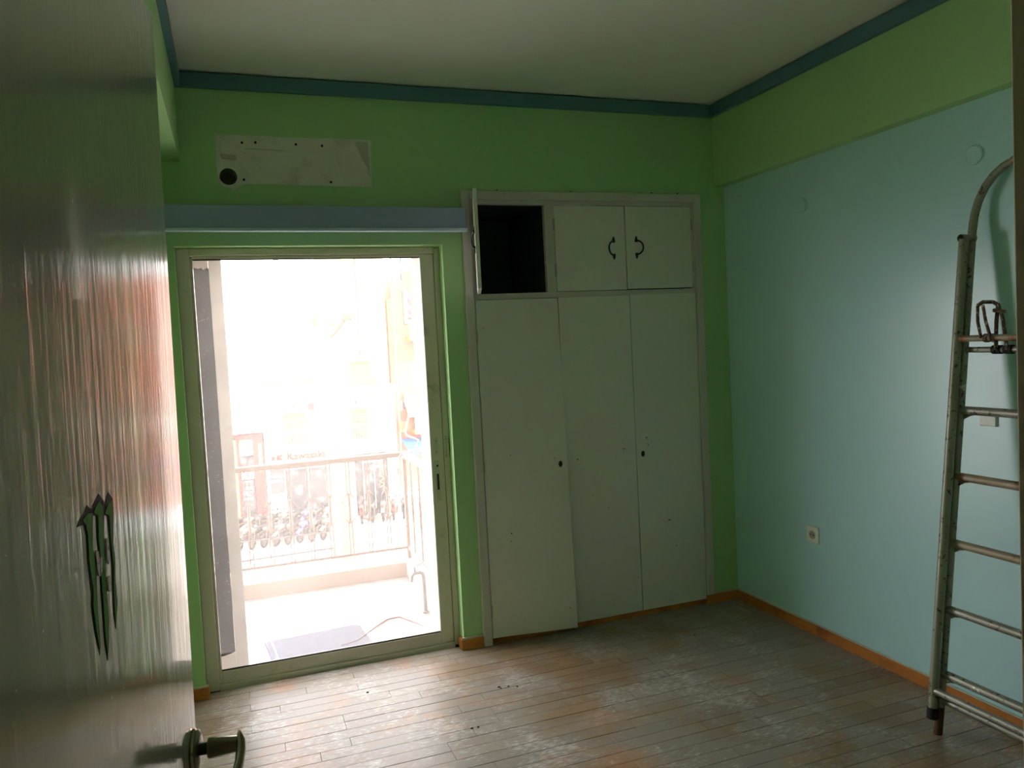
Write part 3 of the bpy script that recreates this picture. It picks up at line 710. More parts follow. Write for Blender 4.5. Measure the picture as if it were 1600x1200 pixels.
rung(1.400, xb, 0.0105, 'spreader_bar', None, False, 1.0)
rung(0.168, xa, 0.013, 'bottom_bar', None, False, 1.0)
rung(0.128, xb, 0.013, 'bottom_bar', None, False, 1.0)
# folded locking bracket hanging on the two spreader bars
xA, xB = xa(1.442), xb(1.40)
def strap(name, pts, r=0.0052): tube(name, pts, r, M['rust'], 8)
strap('lock_strap', [(xA - 0.008, -1.668, 1.442), (xA - 0.018, -1.664, 1.50), (xA - 0.012, -1.660, 1.556)])
strap('lock_strap', [(xA - 0.014, -1.712, 1.432), (xA - 0.012, -1.690, 1.50), (xA - 0.004, -1.674, 1.556)])
strap('lock_strap', [(xB - 0.012, -1.700, 1.40), (xB - 0.012, -1.704, 1.50), (xB - 0.006, -1.706, 1.552)], 0.0065)
strap('lock_strap', [(xB - 0.012, -1.742, 1.40), (xB - 0.012, -1.728, 1.50), (xB - 0.008, -1.718, 1.532)], 0.0060)
strap('lock_hook', [(xA - 0.012, -1.660, 1.556), (xA - 0.006, -1.676, 1.568), (xB - 0.012, -1.692, 1.566), (xB - 0.008, -1.708, 1.555), (xB - 0.008, -1.712, 1.535)], 0.0070)
strap('lock_pin', [(xB - 0.012, -1.694, 1.537), (xB - 0.010, -1.735, 1.531)], 0.0070)
for yc, xc, zc in ((-1.684, xA, 1.442), (-1.712, xA, 1.442), (-1.688, xB, 1.40), (-1.706, xB, 1.40), (-1.733, xB, 1.40), (-1.748, xB, 1.40)):
    tube('lock_collar', [(xc, yc - 0.007, zc), (xc, yc + 0.007, zc)], 0.0158, M['rust'] if zc > 1.42 else M['rubber'], 14)

# ------------------------------------------------------------------ balcony
bal = MB().box(-6.0, -1.50, 0.30, 1.37, -0.25, 0.0).box(-2.775, -1.712, 0.118, 0.30, -0.1, -0.002)
tag(bal.build('balcony_floor', M['terrazzo']), 'pale speckled terrazzo balcony floor', kind='structure')
kb = MB().box(-6.0, -1.50, 1.37, 1.60, -0.25, 0.098, bev=0.004).box(-1.62, -1.50, 0.30, 1.371, -0.25, 0.09, bev=0.004)
tag(kb.build('balcony_kerb', M['facade']), 'low rendered kerb around the balcony edge', kind='structure')
rl = tag(empty('balcony_railing', (-2.2, 1.45, 0.098)), 'old painted iron balcony railing with forked balusters', 'railing')
def RL(o): return child_at(o, rl)
YR = 1.45; XC = -1.578
RL(MB().box(-6.0, XC + 0.02, YR - 0.022, YR + 0.022, 0.788, 0.822, bev=0.004).build('top_rail', M['balc_metal']))
RL(MB().box(XC - 0.022, XC + 0.022, 0.30, YR - 0.02, 0.788, 0.822, bev=0.004).build('top_rail', M['balc_metal']))
RL(MB().box(-6.0, XC, YR - 0.008, YR + 0.008, 0.166, 0.182).build('bottom_rail', M['balc_metal']))
RL(MB().box(XC - 0.008, XC + 0.008, 0.30, YR, 0.166, 0.182).build('bottom_rail', M['balc_metal']))
RL(MB().box(XC - 0.011, XC + 0.011, YR - 0.011, YR + 0.011, 0.09, 0.79).build('corner_post', M['balc_metal']))
def baluster(mid0, mid1):
    b = MB()
    s = 0.0105
    for sgn in (-1, 1):
        b.tube([(sgn * s, 0, 0.172), (sgn * s, 0, mid0)], 0.0042, 6); b.tube([(sgn * s, 0, mid1), (sgn * s, 0, 0.79)], 0.0042, 6)
        b.tube([(sgn * 0.004, 0, mid0 - 0.004), (sgn * 0.034, 0, mid0 + 0.026)], 0.0038, 6)
        b.tube([(sgn * 0.004, 0, mid1 + 0.004), (sgn * 0.034, 0, mid1 - 0.026)], 0.0038, 6)
    b.tube([(0, 0, mid0 - 0.008), (0, 0, mid1 + 0.008)], 0.0092, 8)
    return b
b0 = RL(baluster(0.39, 0.575).build('baluster', M['balc_metal']))
xs = [-2.58 + 0.125 * k for k in range(8)]
k = 0
allx = xs + [-2.58 - 0.125 * j for j in range(1, 8)]
for x in allx:
    o = b0 if k == 0 else b0.copy()
    if k: COL.objects.link(o); o.parent = rl; o.matrix_parent_inverse = b0.matrix_parent_inverse.copy()
    o.location = (x, YR, 0); k += 1
for yy_ in (1.25, 1.03, 0.81, 0.59):
    o = b0.copy(); COL.objects.link(o); o.parent = rl; o.matrix_parent_inverse = b0.matrix_parent_inverse.copy()
    o.location = (XC, yy_, 0); o.rotation_euler = (0, 0, math.pi / 2)
# sheet tied to the railing
bs_ = tag(empty('notice_board', (-1.66, YR + 0.015, 0.235)), 'clear plastic notice with grey border hung low on the balcony railing corner', 'notice')
child_at(MB().box(-1.742, -1.59, YR + 0.012, YR + 0.016, 0.150, 0.318).build('sheet', M['clear']), bs_)
fb = MB(); X_, Xr, Zb, Zt = -1.744, -1.588, 0.148, 0.320
for a_ in ((X_, Xr, Zb, Zb + 0.003), (X_, Xr, Zt - 0.003, Zt), (X_, X_ + 0.003, Zb, Zt), (Xr - 0.003, Xr, Zb, Zt)): fb.box(a_[0], a_[1], YR + 0.010, YR + 0.018, a_[2], a_[3])
child_at(fb.build('border', M['metal_grey']), bs_)
fb = MB()
for a_ in ((-1.732, -1.716, 0.262, 0.266), (-1.732, -1.729, 0.20, 0.266), (-1.732, -1.712, 0.20, 0.203), (-1.684, -1.681, 0.22, 0.256), (-1.655, -1.640, 0.285, 0.288), (-1.655, -1.640, 0.270, 0.273), (-1.649, -1.646, 0.26, 0.298)): fb.box(a_[0], a_[1], YR + 0.0105, YR + 0.0125, a_[2], a_[3])
fb.tube([(-1.648, YR + 0.0115, 0.242), (-1.66, YR + 0.0115, 0.215)], 0.0015, 6).tube([(-1.648, YR + 0.0115, 0.242), (-1.636, YR + 0.0115, 0.215)], 0.0015, 6)
child_at(fb.build('lettering', M['grey_dark']), bs_)['kind'] = 'stuff'
# mat, dried twig, tap
dm = tag(empty('door_mat', (-2.29, 0.42, 0)), 'grey rectangular mat on the balcony floor by the sill', 'mat')
mo = MB().box(-0.25, 0.25, -0.165, 0.165, 0.0, 0.008, bev=0.002).build('mat_body', M['mat'], dm)
MB().box(-0.222, -0.214, -0.163, 0.163, 0.0078, 0.0095).build('mat_stripe', M['mat_edge'], dm)
dm.rotation_euler = (0, 0, math.radians(5))
tag(MB().tube([(-2.186, 0.315, 0.0105), (-2.095, 0.351, 0.0115), (-2.03, 0.43, 0.0115), (-1.966, 0.517, 0.008), (-1.90, 0.590, 0.008), (-1.826, 0.600, 0.007), (-1.776, 0.493, 0.006), (-1.735, 0.40, 0.004)], [0.0015, 0.002, 0.0028, 0.0045, 0.005, 0.0045, 0.0025, 0.001], 7).build('dry_twig', M['cord'], smooth=True), 'brown dried twig curving over the balcony floor beside the mat', 'twig')
tp = tag(empty('water_tap', (-1.68, 0.62, 0)), 'grey garden tap on an upright pipe in the balcony corner', 'tap')
child_at(MB().tube([(-1.672, 0.62, 0.0), (-1.672, 0.62, 0.20), (-1.676, 0.62, 0.225), (-1.690, 0.62, 0.236), (-1.712, 0.62, 0.236)], 0.011, 12).build('riser_pipe', M['zinc'], smooth=True), tp)
child_at(MB().lathe([(0.018, 0), (0.018, 0.012), (0, 0.012)], (-1.672, 0.62, 0), (0, 0, 1), 14).build('pipe_flange', M['zinc']), tp)
child_at(MB().tube([(-1.705, 0.62, 0.236), (-1.725, 0.62, 0.236), (-1.740, 0.62, 0.222), (-1.744, 0.62, 0.190)], [0.012, 0.012, 0.0105, 0.0095], 12).build('spout', M['zinc'], smooth=True), tp)
child_at(MB().tube([(-1.722, 0.62, 0.245), (-1.722, 0.62, 0.272)], 0.007, 10).tube([(-1.722, 0.62, 0.268), (-1.700, 0.62, 0.280), (-1.675, 0.62, 0.284)], 0.004, 8).build('tap_lever', M['zinc'], smooth=True), tp)
ck = tag(MB().tube([(-1.489, 1.32, 1.9), (-1.489, 1.32, 1.442), (-1.543, 1.32, 1.111), (-1.586, 1.32, 0.965), (-1.575, 1.32, 0.940), (-1.535, 1.32, 0.924), (-1.50, 1.32, 0.905), (-1.527, 1.33, 0.835), (-1.60, 1.36, 0.832), (-1.632, 1.34, 0.800), (-1.646, 1.30, 0.722)], 0.0065, 8).tube([(-1.645, 1.302, 0.735), (-1.652, 1.298, 0.695)], 0.012, 8).build('awning_crank', M['metal_grey'], smooth=True), 'thin grey awning crank rod hooked over the railing corner', 'crank rod')

# ------------------------------------------------------------------ street and opposite side
SZ = -7.1
tag(box('street', M['asphalt'], None, -40, 40, 0.3, 36, SZ - 0.3, SZ), 'sunlit street below the balcony', kind='structure')
tag(box('pavement_far', M['pavement'], None, -40, 40, 34.10, 36.1, SZ - 0.01, SZ + 0.14), 'pale pavement in front of the shops', kind='structure')

def text(name, body, size, loc, mat, parent, stretch=1.0, depth=0.01, bold=0.0):
    cu = bpy.data.curves.new(name, 'FONT'); cu.body = body; cu.size = size; cu.extrude = depth; cu.offset = bold; cu.align_x = 'LEFT'
    t = bpy.data.objects.new(name, cu); COL.objects.link(t)
    dg = bpy.context.evaluated_depsgraph_get(); me = bpy.data.meshes.new_from_object(t.evaluated_get(dg))
    bpy.data.objects.remove(t); bpy.data.curves.remove(cu)
    me.transform(Matrix.Translation(loc) @ Matrix.Rotation(math.radians(90), 4, 'X') @ Matrix.Diagonal((stretch, 1, 1, 1)))
    me.materials.clear(); me.materials.append(mat)
    o = bpy.data.objects.new(name, me); COL.objects.link(o)
    if parent: o.parent = parent
    return o

# --- two-storey shop building
sb = tag(empty('shop_building', (0, 0, 0)), 'white two-storey building with a motorcycle shop on its ground floor', 'building')
YS = 36.0
w_ = MB().box(-1.298, 5.12, YS, YS + 3.3, SZ, -0.30).build('wall', M['white_bld'], sb)
cut(w_, [MB().box(-0.62, 1.60, YS - 1, YS + 0.7, -3.05, -0.62), MB().box(2.40, 4.05, YS - 1, YS + 0.7, -3.05, -0.62),
         MB().box(-1.25, 1.75, YS - 1, YS + 0.9, SZ + 0.14, -3.85), MB().box(2.75, 4.60, YS - 1, YS + 0.9, SZ + 0.14, -3.72)])
box('cornice', M['white_bld'], sb, -1.298, 5.18, YS - 0.35, YS + 0.5, -0.60, -0.27, bev=0.02)
box('loggia_back', M['cream_bld'], sb, -0.62, 1.60, YS + 0.62, YS + 0.72, -3.05, -0.62)
box('loggia_back', M['cream_bld'], sb, 2.40, 4.05, YS + 0.62, YS + 0.72, -3.05, -0.62)
box('parapet', M['yellow_bld'], sb, -1.22, 2.6, YS + 1.8, YS + 2.1, -0.30, 0.66)
box('parapet_rail', M['brick'], sb, -1.22, 2.6, YS + 1.75, YS + 1.8, 0.05, 0.13)
for x0, x1 in ((-0.38, 0.62), (2.68, 3.72)):
    wn = box('window', M['shutter'], sb, x0, x1, YS + 0.52, YS + 0.62, -2.98, -1.40)
    box('window_lintel', M['white_bld'], wn, x0 - 0.05, x1 + 0.05, YS + 0.50, YS + 0.62, -1.42, -1.34)
    for i in range(9): box('shutter_slat', M['shutter'], wn, x0 + 0.03, x1 - 0.03, YS + 0.495, YS + 0.525, -2.9 + i * 0.16, -2.79 + i * 0.16)
    gr = box('window_railing', M['cream_bld'], sb, x0 - 0.05, x1 + 0.05, YS + 0.05, YS + 0.08, -2.24, -2.20)
    for i in range(10):
        x = x0 + (x1 - x0) * i / 9
        box('bar', M['cream_bld'], gr, x - 0.012, x + 0.012, YS + 0.05, YS + 0.08, -3.02, -2.2)
ac = box('air_conditioner', M['white'], sb, 0.72, 1.25, YS + 0.32, YS + 0.62, -1.42, -0.96, bev=0.02)
box('fan_grille', M['grey_dark'], ac, 0.80, 1.10, YS + 0.31, YS + 0.33, -1.36, -1.0)
MB().tube([(0.95, YS + 0.5, -1.42), (0.93, YS + 0.5, -1.7), (1.0, YS + 0.5, -1.95), (1.25, YS + 0.5, -2.1)], 0.018, 6).build('air_conditioner_pipe', M['grey_dark'], sb)
for x in (0.10, 3.22): MB().lathe([(0, 0), (0.07, 0), (0.05, 0.12), (0, 0.13)], (x, YS + 0.62, -1.12), (0, -1, 0), 10).build('wall_lamp', M['grey_dark'], sb)
sg = box('shop_sign', M['sign_bg'], sb, -1.18, 1.95, YS - 0.30, YS - 0.10, -3.74, -3.24)
box('sign_canopy', M['white_bld'], sb, -1.29, 2.0, YS - 0.34, YS + 0.05, -3.24, -3.10)
text('sign_letters', 'Kawasaki', 0.47, (-0.42, YS - 0.305, -3.65), M['sign_red'], sg, 1.04, bold=0.014)
box('sign_emblem', M['sign_red'], sg, -0.90, -0.60, YS - 0.315, YS - 0.30, -3.62, -3.36)
box('sign_emblem', M['sign_bg'], sg, -0.70, -0.60, YS - 0.32, YS - 0.31, -3.54, -3.46)
box('sign_emblem', M['sign_red'], sg, -1.15, -0.98, YS - 0.315, YS - 0.30, -3.62, -3.42)
# shop front glazing
sh = box('shop_window', M['shopglass'], sb, -0.55, 1.75, YS + 0.25, YS + 0.30, SZ + 0.55, -3.85)
for x in (-0.58, 0.55, 1.70): box('mullion', M['metal_grey'], sh, x, x + 0.07, YS + 0.20, YS + 0.26, SZ + 0.14, -3.85)
box('transom', M['metal_grey'], sh, -0.55, 1.75, YS + 0.20, YS + 0.26, -4.22, -4.16)
box('shop_plinth', M['cream_bld'], sb, -1.25, 1.75, YS + 0.15, YS + 0.4, SZ + 0.14, SZ + 0.58)
dk = box('shop_panel', M['grey_dark'], sb, -1.25, -0.58, YS + 0.10, YS + 0.25, -5.32, -3.85)
box('panel_base', M['cream_bld'], sb, -1.25, -0.58, YS + 0.12, YS + 0.25, SZ + 0.5, -5.32)
text('panel_letters', 'SERVICE', 0.16, (-1.20, YS + 0.095, -4.74), M['white'], dk, 0.85, bold=0.004)
box('panel_line', M['white'], dk, -1.20, -0.66, YS + 0.085, YS + 0.10, -4.52, -4.42)
s2 = box('shop_window', M['shopglass'], sb, 2.75, 4.60, YS + 0.25, YS + 0.30, SZ + 0.14, -3.72)
for x in (2.75, 3.30, 3.86, 4.54): box('mullion', M['metal_grey'], s2, x, x + 0.05, YS + 0.2, YS + 0.26, SZ + 0.14, -3.72)
for x, z in ((3.36, -4.25), (3.92, -4.25), (3.92, -4.55)): box('window_lettering', M['white'], s2, x, x + 0.48, YS + 0.19, YS + 0.205, z, z + 0.09)
MB().tube([(4.10, YS + 0.19, -4.95), (4.35, YS + 0.19, -5.1), (4.15, YS + 0.19, -5.3), (4.4, YS + 0.19, -5.45), (4.12, YS + 0.19, -5.6)], 0.03, 6).build('window_graphic', M['orange'], s2)
aw = MB().prism([(2.72, -3.19), (3.95, -3.17), (3.77, -3.56), (2.85, -3.56)], lambda u, v, d: (u, YS - 0.5 + d, v), 0.5).build('shop_awning', M['sign_bg'], sb)

# --- white building with the red shopfront
lb = tag(empty('white_building', (0, 0, 0)), 'plain white building with a red framed shopfront', 'building')
lw = MB().box(-12.0, -1.30, YS - 0.15, YS + 9, SZ, 6.5).build('wall', M['white_bld'], lb)
cut(lw, [MB().box(-2.95, -1.42, YS - 1, YS + 0.6, SZ + 0.14, -2.20)])
rf = MB().box(-2.72, -2.58, YS - 0.1, YS + 0.1, SZ + 0.14, -2.25).box(-1.96, -1.50, YS - 0.1, YS + 0.1, SZ + 0.14, -2.25).box(-2.60, -1.94, YS - 0.1, YS + 0.1, -2.50, -2.25)
rf.build('red_frame', M['red'], lb)
box('orange_strip', M['orange'], lb, -1.72, -1.56, YS - 0.13, YS - 0.09, -4.1, -2.75)
box('orange_strip', M['orange'], lb, -2.95, -2.72, YS - 0.08, YS + 0.05, SZ + 0.14, -2.5)
gp = box('shop_window', M['shopglass'], lb, -2.58, -1.96, YS + 0.1, YS + 0.15, SZ + 0.14, -2.5)
box('shop_shutter', M['metal_grey'], gp, -2.58, -1.96, YS + 0.05, YS + 0.10, -3.3, -2.5)
box('window_poster', M['white'], gp, -2.56, -1.98, YS + 0.06, YS + 0.09, -4.45, -4.0)
mb_ = box('menu_board', M['grey_dark'], lb, -2.60, -1.98, YS + 0.0, YS + 0.06, -6.0, -4.5)
text('board_letters', 'Art', 0.26, (-2.42, YS - 0.005, -4.95), M['white'], mb_)
MB().tube([(-2.36, YS - 0.01, -5.10), (-2.05, YS - 0.01, -5.06)], 0.02, 6).lathe([(0.05, 0), (0.09, 0), (0.09, 0.02), (0.05, 0.02)], (-2.44, YS, -5.12), (0, -1, 0), 12).build('board_key', M['white'], mb_)
for z, a_, b_ in ((-4.60, -2.42, -2.08), (-5.28, -2.35, -2.2), (-5.45, -2.52, -2.08)): box('board_line', M['white'], mb_, a_, b_, YS - 0.012, YS + 0.001, z, z + 0.07)
MB().lathe([(0, 0), (0.10, 0.0), (0.12, 0.14), (0.05, 0.22), (0, 0.22)], (-2.86, YS - 0.30, -1.15), (0, 0, 1), 10).tube([(-2.86, YS - 0.3, -0.95), (-2.86, YS - 0.1, -0.95)], 0.02, 6).build('wall_lantern', M['shutter'], lb)
box('balcony_canopy', M['cream_bld'], lb, -4.2, -2.66, YS - 0.9, YS - 0.1, 2.05, 2.25)
box('balcony_side', M['orange'], lb, -3.0, -2.72, YS - 0.5, YS - 0.1, 0.85, 2.06)

# --- tall pale building behind
tb = tag(empty('apartment_block', (0, 0, 0)), 'tall pale yellow apartment block wall with a dark vertical joint', 'building')
box('wall', M['yellow_bld'], tb, 2.92, 5.55, YS + 3.4, YS + 12, SZ, 14)
sc = (YS + 3.4 + 3.664) / (YS + 3.664)
for z0, z1 in ((4.15, 5.75), (2.02, 3.70), (0.9, 1.55), (6.2, 8.0)): box('wall_slit', M['grey_dark'], tb, 3.98, 4.06, YS + 3.36, YS + 3.42, z0, z1)
bs2 = tag(empty('rooftop_shed', (2.6, 38.0, -0.3)), 'small brown brick shed on the shop building roof', 'shed')
child_at(MB().box(2.72, 4.12, YS + 0.9, YS + 2.9, -0.30, 0.95).build('brick_wall', M['brick']), bs2)
child_at(MB().box(2.62, 4.22, YS + 0.8, YS + 3.0, 0.95, 1.03).build('roof_slab', M['yellow_bld']), bs2)
child_at(MB().prism([(4.10, 0.15), (4.10, -0.30), (5.05, -0.30), (4.5, -0.18)], lambda u, v, d: (u, YS + 0.9 + d, v), 1.2).build('lean_to_roof', M['brick']), bs2)

# --- red building, further back to the right
rb = tag(empty('red_building', (0, 0, 0)), 'salmon red building with stepped roof edge and small balconies', 'building')
YR2 = 42.0
MB().prism([(6.15, SZ), (14, SZ), (14, 6.1), (7.45, 6.15), (7.30, 5.9), (6.48, 4.55), (6.15, 4.4)], lambda u, v, d: (u, YR2 + d, v), 8).build('wall', M['red_bld'], rb)
rr_ = MB()
for i in range(6):
    t = i / 5; x = 6.48 + 0.7 * t; z = 4.5 + 1.15 * t
    rr_.box(x - 0.02, x + 0.02, YR2 - 0.03, YR2 + 0.03, z, z + 0.75)
rr_.tube([(6.46, YR2, 5.25), (7.2, YR2, 6.45)], 0.03, 6)
rr_.build('stair_railing', M['white'], rb)
MB().tube([(7.14, YR2, 5.6), (7.12, YR2, 9.5)], 0.04, 6).build('antenna_mast', M['red'], rb)
for z in (2.2, -3.3):
    bb_ = box('balcony_slab', M['orange'], rb, 7.2, 9.5, YR2 - 1.1, YR2 + 0.1, z - 0.25, z)
    box('balcony_panel', M['metal_grey'], bb_, 7.2, 9.5, YR2 - 1.1, YR2 - 1.05, z, z + 0.95)
wn = box('window', M['shopglass'], rb, 7.35, 7.75, YR2 - 0.05, YR2 + 0.1, 3.3, 4.8); box('window_shutter', M['teal_awn'], wn, 7.15, 7.36, YR2 - 0.08, YR2 + 0.1, 3.0, 5.0)
wn = box('window', M['grey_dark'], rb, 6.72, 6.98, YR2 - 0.05, YR2 + 0.1, -2.1, -1.65); box('window_frame', M['white'], wn, 6.66, 6.72, YR2 - 0.06, YR2 + 0.1, -2.15, -1.6)
wn = box('window', M['white'], rb, 7.3, 7.8, YR2 - 0.05, YR2 + 0.1, -0.9, 0.6)
awn = MB().prism([(YR2 - 1.2, -2.5), (YR2 - 1.2, -2.35), (YR2, -1.5), (YR2, -1.62)], lambda u, v, d: (6.85 + d, u, v), 2.6).build('white_awning', M['white'], rb)
box('awning_roll', M['teal_awn'], rb, 6.83, 9.4, YR2 - 0.25, YR2, -1.6, -1.15)
box('balcony_panel', M['brick'], rb, 6.35, 9.4, YR2 - 0.6, YR2 - 0.55, -3.4, -2.75)
ba = tag(empty('blue_awning', (7.6, 41, -4)), 'bright blue shop awning on the red building', 'awning')
child_at(MB().prism([(YR2 - 1.6, -4.30), (YR2 - 1.6, -4.25), (YR2 + 0.02, -3.85), (YR2 + 0.02, -4.0)], lambda u, v, d: (6.55 + d, u, v), 2.6).build('awning_cloth', M['blue_awn']), ba)
child_at(MB().box(6.55, 9.15, YR2 - 1.62, YR2 - 1.58, -4.7, -4.26).build('valance', M['blue_dark']), ba)
child_at(MB().box(7.3, 7.55, YR2 - 1.64, YR2 - 1.60, -4.5, -4.3).build('white_badge', M['white']), ba)
dn = tag(MB().tube([(6.42, 41.6, SZ), (6.46, 41.6, 7.5)], 0.05, 8).build('rain_pipe', M['metal_grey']), 'thin grey rain pipe beside the red building', 'pipe')

# --- utility pole with crossarm, wires
up = tag(empty('utility_pole', (-1.46, 6.0, SZ)), 'thick pale concrete utility pole with a side arm by the street', 'pole')
PX, PY = -1.45, 6.0
pl = MB(); a0 = math.radians(33)
def sq(z, s): return [(PX + s * math.cos(a0 + k * math.pi / 2 + math.pi / 4), PY + s * math.sin(a0 + k * math.pi / 2 + math.pi / 4), z) for k in range(4)]
lo = [pl.bm.verts.new(p) for p in sq(SZ, 0.205)]; hi = [pl.bm.verts.new(p) for p in sq(7.0, 0.165)]
for k in range(4): pl.bm.faces.new((lo[k], lo[(k + 1) % 4], hi[(k + 1) % 4], hi[k]))
pl.bm.faces.new(lo); pl.bm.faces.new(hi)
bmesh.ops.bevel(pl.bm, geom=[e for e in pl.bm.edges if abs(e.verts[0].co.z - e.verts[1].co.z) > 1], offset=0.03, segments=3, affect='EDGES', profile=0.5)
child_at(pl.build('shaft', M['concrete'], smooth=True), up)
child_at(MB().tube([(-1.75, 5.8, 1.86), (-1.35, 5.8, 1.90), (-1.22, 5.8, 1.915)], 0.013, 8).build('side_arm', M['metal_grey']), up)
child_at(MB().tube([(-1.50, 5.8, 1.68), (-1.31, 5.8, 1.90)], 0.024, 6).build('arm_brace', M['shutter']), up)
child_at(MB().box(-1.34, -1.23, 5.75, 5.85, 1.885, 1.955, bev=0.008).tube([(-1.24, 5.8, 1.94), (-1.18, 5.8, 1.95)], 0.012, 6).build('junction_box', M['shutter']), up)
child_at(MB().tube([(-1.66, 5.8, 1.83), (-1.66, 5.8, 1.93)], 0.035, 10).build('insulator', M['shutter']), up)
for z in (-1.1, -0.3, 0.35, 0.9): child_at(MB().tube([(-1.49, 5.84, z), (-1.47, 5.74, z)], 0.010, 8).build('bolt', M['grey_dark']), up)
def wire(pts, r, label):
    tag(MB().tube(pts, r, 6).build('overhead_cable', M['grey_dark']), label, 'cable')
wire([(-4.177, 35.87, 4.837), (-2.9, 20.85, 3.80), (-1.58, 5.9, 2.79)], 0.014, 'thin overhead cable crossing the sky above the white building')
wire([(-9, 6.0, -0.80), (-4, 6.0, -0.93), (-1.6, 5.85, -0.86)], 0.012, 'thin cable running to the utility pole below the railing')
wire([(-9, 6.1, -0.60), (-4, 6.1, -0.69), (-1.6, 5.85, -0.66)], 0.008, 'thinner upper cable running to the utility pole')

# --- parked motorbikes
def torus(b, c, R_, r_, ns=16, nr=6):
    rings = []
    for i in range(ns):
        a = 2 * math.pi * i / ns; ring = []
        for k in range(nr):
            t = 2 * math.pi * k / nr; rr = R_ + r_ * math.cos(t)
            ring.append(b.bm.verts.new((c[0] + r_ * math.sin(t), c[1] + rr * math.cos(a), c[2] + rr * math.sin(a))))
        rings.append(ring)
    for i in range(ns):
        for k in range(nr): b.bm.faces.new((rings[i][k], rings[(i + 1) % ns][k], rings[(i + 1) % ns][(k + 1) % nr], rings[i][(k + 1) % nr]))
    return b
M['bike_black'] = paint('bike_black', (0.02, 0.018, 0.017), 0.4, 0.2, 6, 20, 0)
M['bike_grey'] = paint('bike_grey', srgb(120, 112, 104), 0.4, 0.1, 6, 20, 0)
M['bike_engine'] = paint('bike_engine', srgb(84, 74, 66), 0.5, 0.3, 16, 20, 0)
def make_bike(body):
    e = empty('motorbike')
    for yc in (-0.65, 0.65):
        t = torus(MB(), (0, yc, 0.30), 0.245, 0.055).build('wheel', M['rubber'], e, smooth=True)
        MB().lathe([(0, -0.03), (0.16, -0.02), (0.16, 0.02), (0, 0.03)], (0, yc, 0.30), (1, 0, 0), 10).build('wheel_hub', M['bike_engine'], t)
    MB().tube([(0, -0.42, 0.72), (0, -0.18, 0.80), (0, 0.10, 0.74)], [0.10, 0.15, 0.10], 10).build('fuel_tank', body, e, smooth=True)
    MB().tube([(0, 0.08, 0.74), (0, 0.35, 0.75), (0, 0.68, 0.82)], [0.10, 0.12, 0.06], 8).build('seat', M['rubber'], e, smooth=True)
    MB().box(-0.13, 0.13, -0.25, 0.22, 0.28, 0.62, bev=0.04).build('engine', M['bike_engine'], e)
    for s in (-1, 1): MB().tube([(s * 0.08, -0.65, 0.30), (s * 0.08, -0.45, 0.88)], 0.025, 6).build('fork_leg', M['bike_engine'], e)
    MB().tube([(-0.21, -0.38, 0.98), (-0.10, -0.44, 0.95), (0.10, -0.44, 0.95), (0.21, -0.38, 0.98)], 0.022, 6).build('handlebar', M['bike_black'], e)
    MB().lathe([(0, 0), (0.09, 0.02), (0.10, 0.10), (0.05, 0.16), (0, 0.17)], (0, -0.60, 0.84), (0, 1, 0.1), 10).build('headlight', M['bike_engine'], e)
    MB().prism([(-0.92, 0.50), (-0.40, 0.62), (-0.42, 0.66), (-0.94, 0.55)], lambda u, v, d: (-0.07 + d, u, v), 0.14).build('front_mudguard', body, e)
    MB().prism([(0.35, 0.60), (0.95, 0.70), (0.93, 0.78), (0.35, 0.72)], lambda u, v, d: (-0.08 + d, u, v), 0.16).build('rear_mudguard', body, e)
    MB().tube([(0.15, -0.15, 0.28), (0.17, 0.2, 0.25), (0.19, 0.75, 0.42)], [0.03, 0.04, 0.055], 8).build('exhaust', M['bike_engine'], e)
    for s in (-1, 1): MB().tube([(s * 0.15, -0.42, 0.96), (s * 0.16, -0.42, 1.14)], 0.012, 5).lathe([(0, 0), (0.06, 0.01), (0, 0.03)], (s * 0.16, -0.42, 1.16), (0, 1, 0), 8).build('mirror', M['bike_black'], e)
    return e
BODY = {'black': M['bike_black'], 'red': M['red'], 'silver': M['bike_grey'], 'violet': paint('violet_bike_paint', srgb(110, 90, 190), 0.35, 0.05, 3, 20, 0), 'white': M['white']}
proto = {}
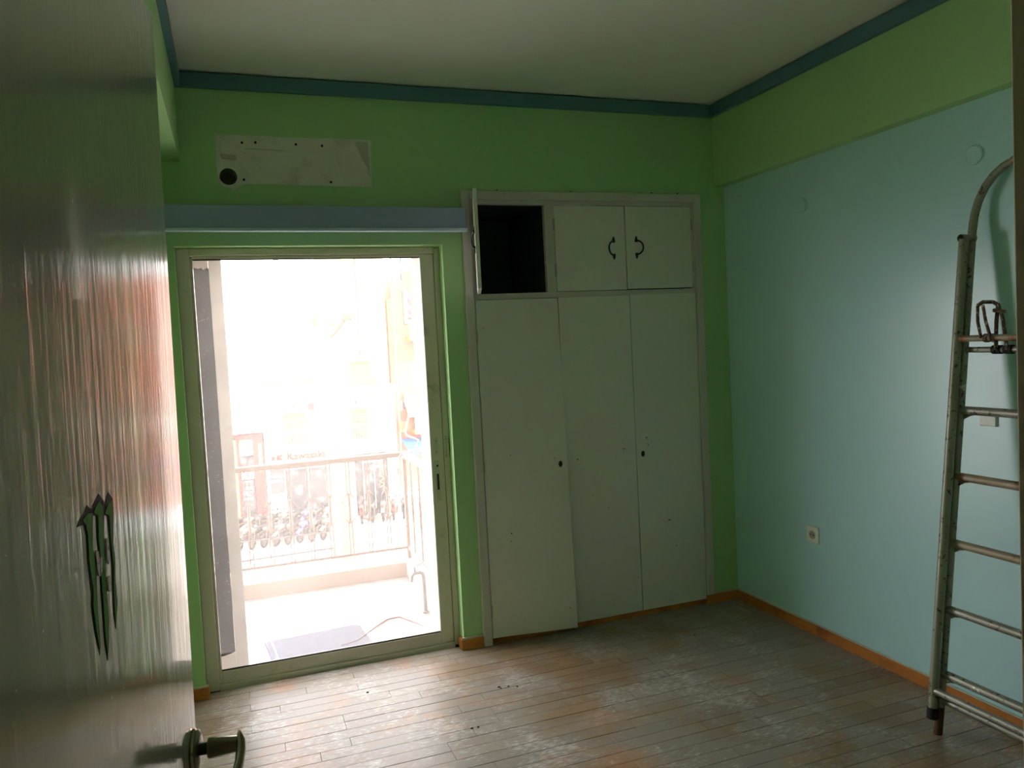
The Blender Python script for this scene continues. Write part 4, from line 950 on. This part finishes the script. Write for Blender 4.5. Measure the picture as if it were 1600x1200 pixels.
def bike(colour, x, y_, rz, label, group):
    if colour not in proto: o = proto[colour] = make_bike(BODY[colour])
    else: o = copy_tree(proto[colour])
    o.location = (x, y_, SZ + (0.14 if y_ > 33.9 else 0.0)); o.rotation_euler = (0, 0, rz)
    tag(o, label, 'motorbike', group)
WHERE = ['beside the red shopfront', 'before the red shopfront', 'under the sign with the dark panel', 'before the lettered dark panel', 'before the left pane of the main shop window', 'before the main shop window mullion', 'before the right pane of the main shop window', 'nearest the utility pole in its row', 'tucked behind the utility pole']
rows = (('back', 34.93, ['black', 'silver', 'black', 'black', 'silver', 'black', 'violet', 'black', 'white']), ('kerb', 33.12, ['silver', 'black', 'black', 'silver', 'black', 'violet', 'black', 'silver', 'black']))
for rn, ry, cols in rows:
    for i, c in enumerate(cols):
        bike(c, -2.80 + i * 0.52 + (0.26 if rn == 'kerb' else 0), ry + random.uniform(-0.03, 0.03), -0.5, f"{c} motorbike of the {rn} row, {WHERE[i]}", 'motorbikes parked before the shop')
for i, (c, wh) in enumerate((('red', 'beside the utility pole'), ('black', 'second from the utility pole'), ('silver', 'before the lettered window'), ('red', 'under the orange window graphic'), ('black', 'at the corner of the white building'))):
    bike(c, 2.95 + i * 0.52, 34.80 + random.uniform(-0.05, 0.05), -0.2, f"{c} motorbike parked by the lettered shop window, {wh}", 'motorbikes by the lettered window')

# ------------------------------------------------------------------ crumbs of dirt on the parquet
for i, (x, y_, r) in enumerate(((-1.606, -0.480, 0.006), (-1.602, -0.496, 0.004), (-1.566, -0.492, 0.004), (-1.532, -0.512, 0.004), (-1.820, -0.780, 0.006), (-1.797, -0.782, 0.005), (-2.150, -0.270, 0.006), (-0.525, -0.360, 0.005))):
    rnd = random.Random(i)
    pts = [(x + r * math.cos(a) * rnd.uniform(0.6, 1.3), y_ + r * math.sin(a) * rnd.uniform(0.6, 1.3)) for a in (0, 1, 2, 3, 4, 5)]
    tag(MB().prism(pts, lambda u, v, d: (u, v, -0.001 + d), 0.004).build('dirt_crumb', M['speck']), 'tiny dark crumb of dirt lying on the parquet', 'crumb', 'dirt crumbs on the parquet')
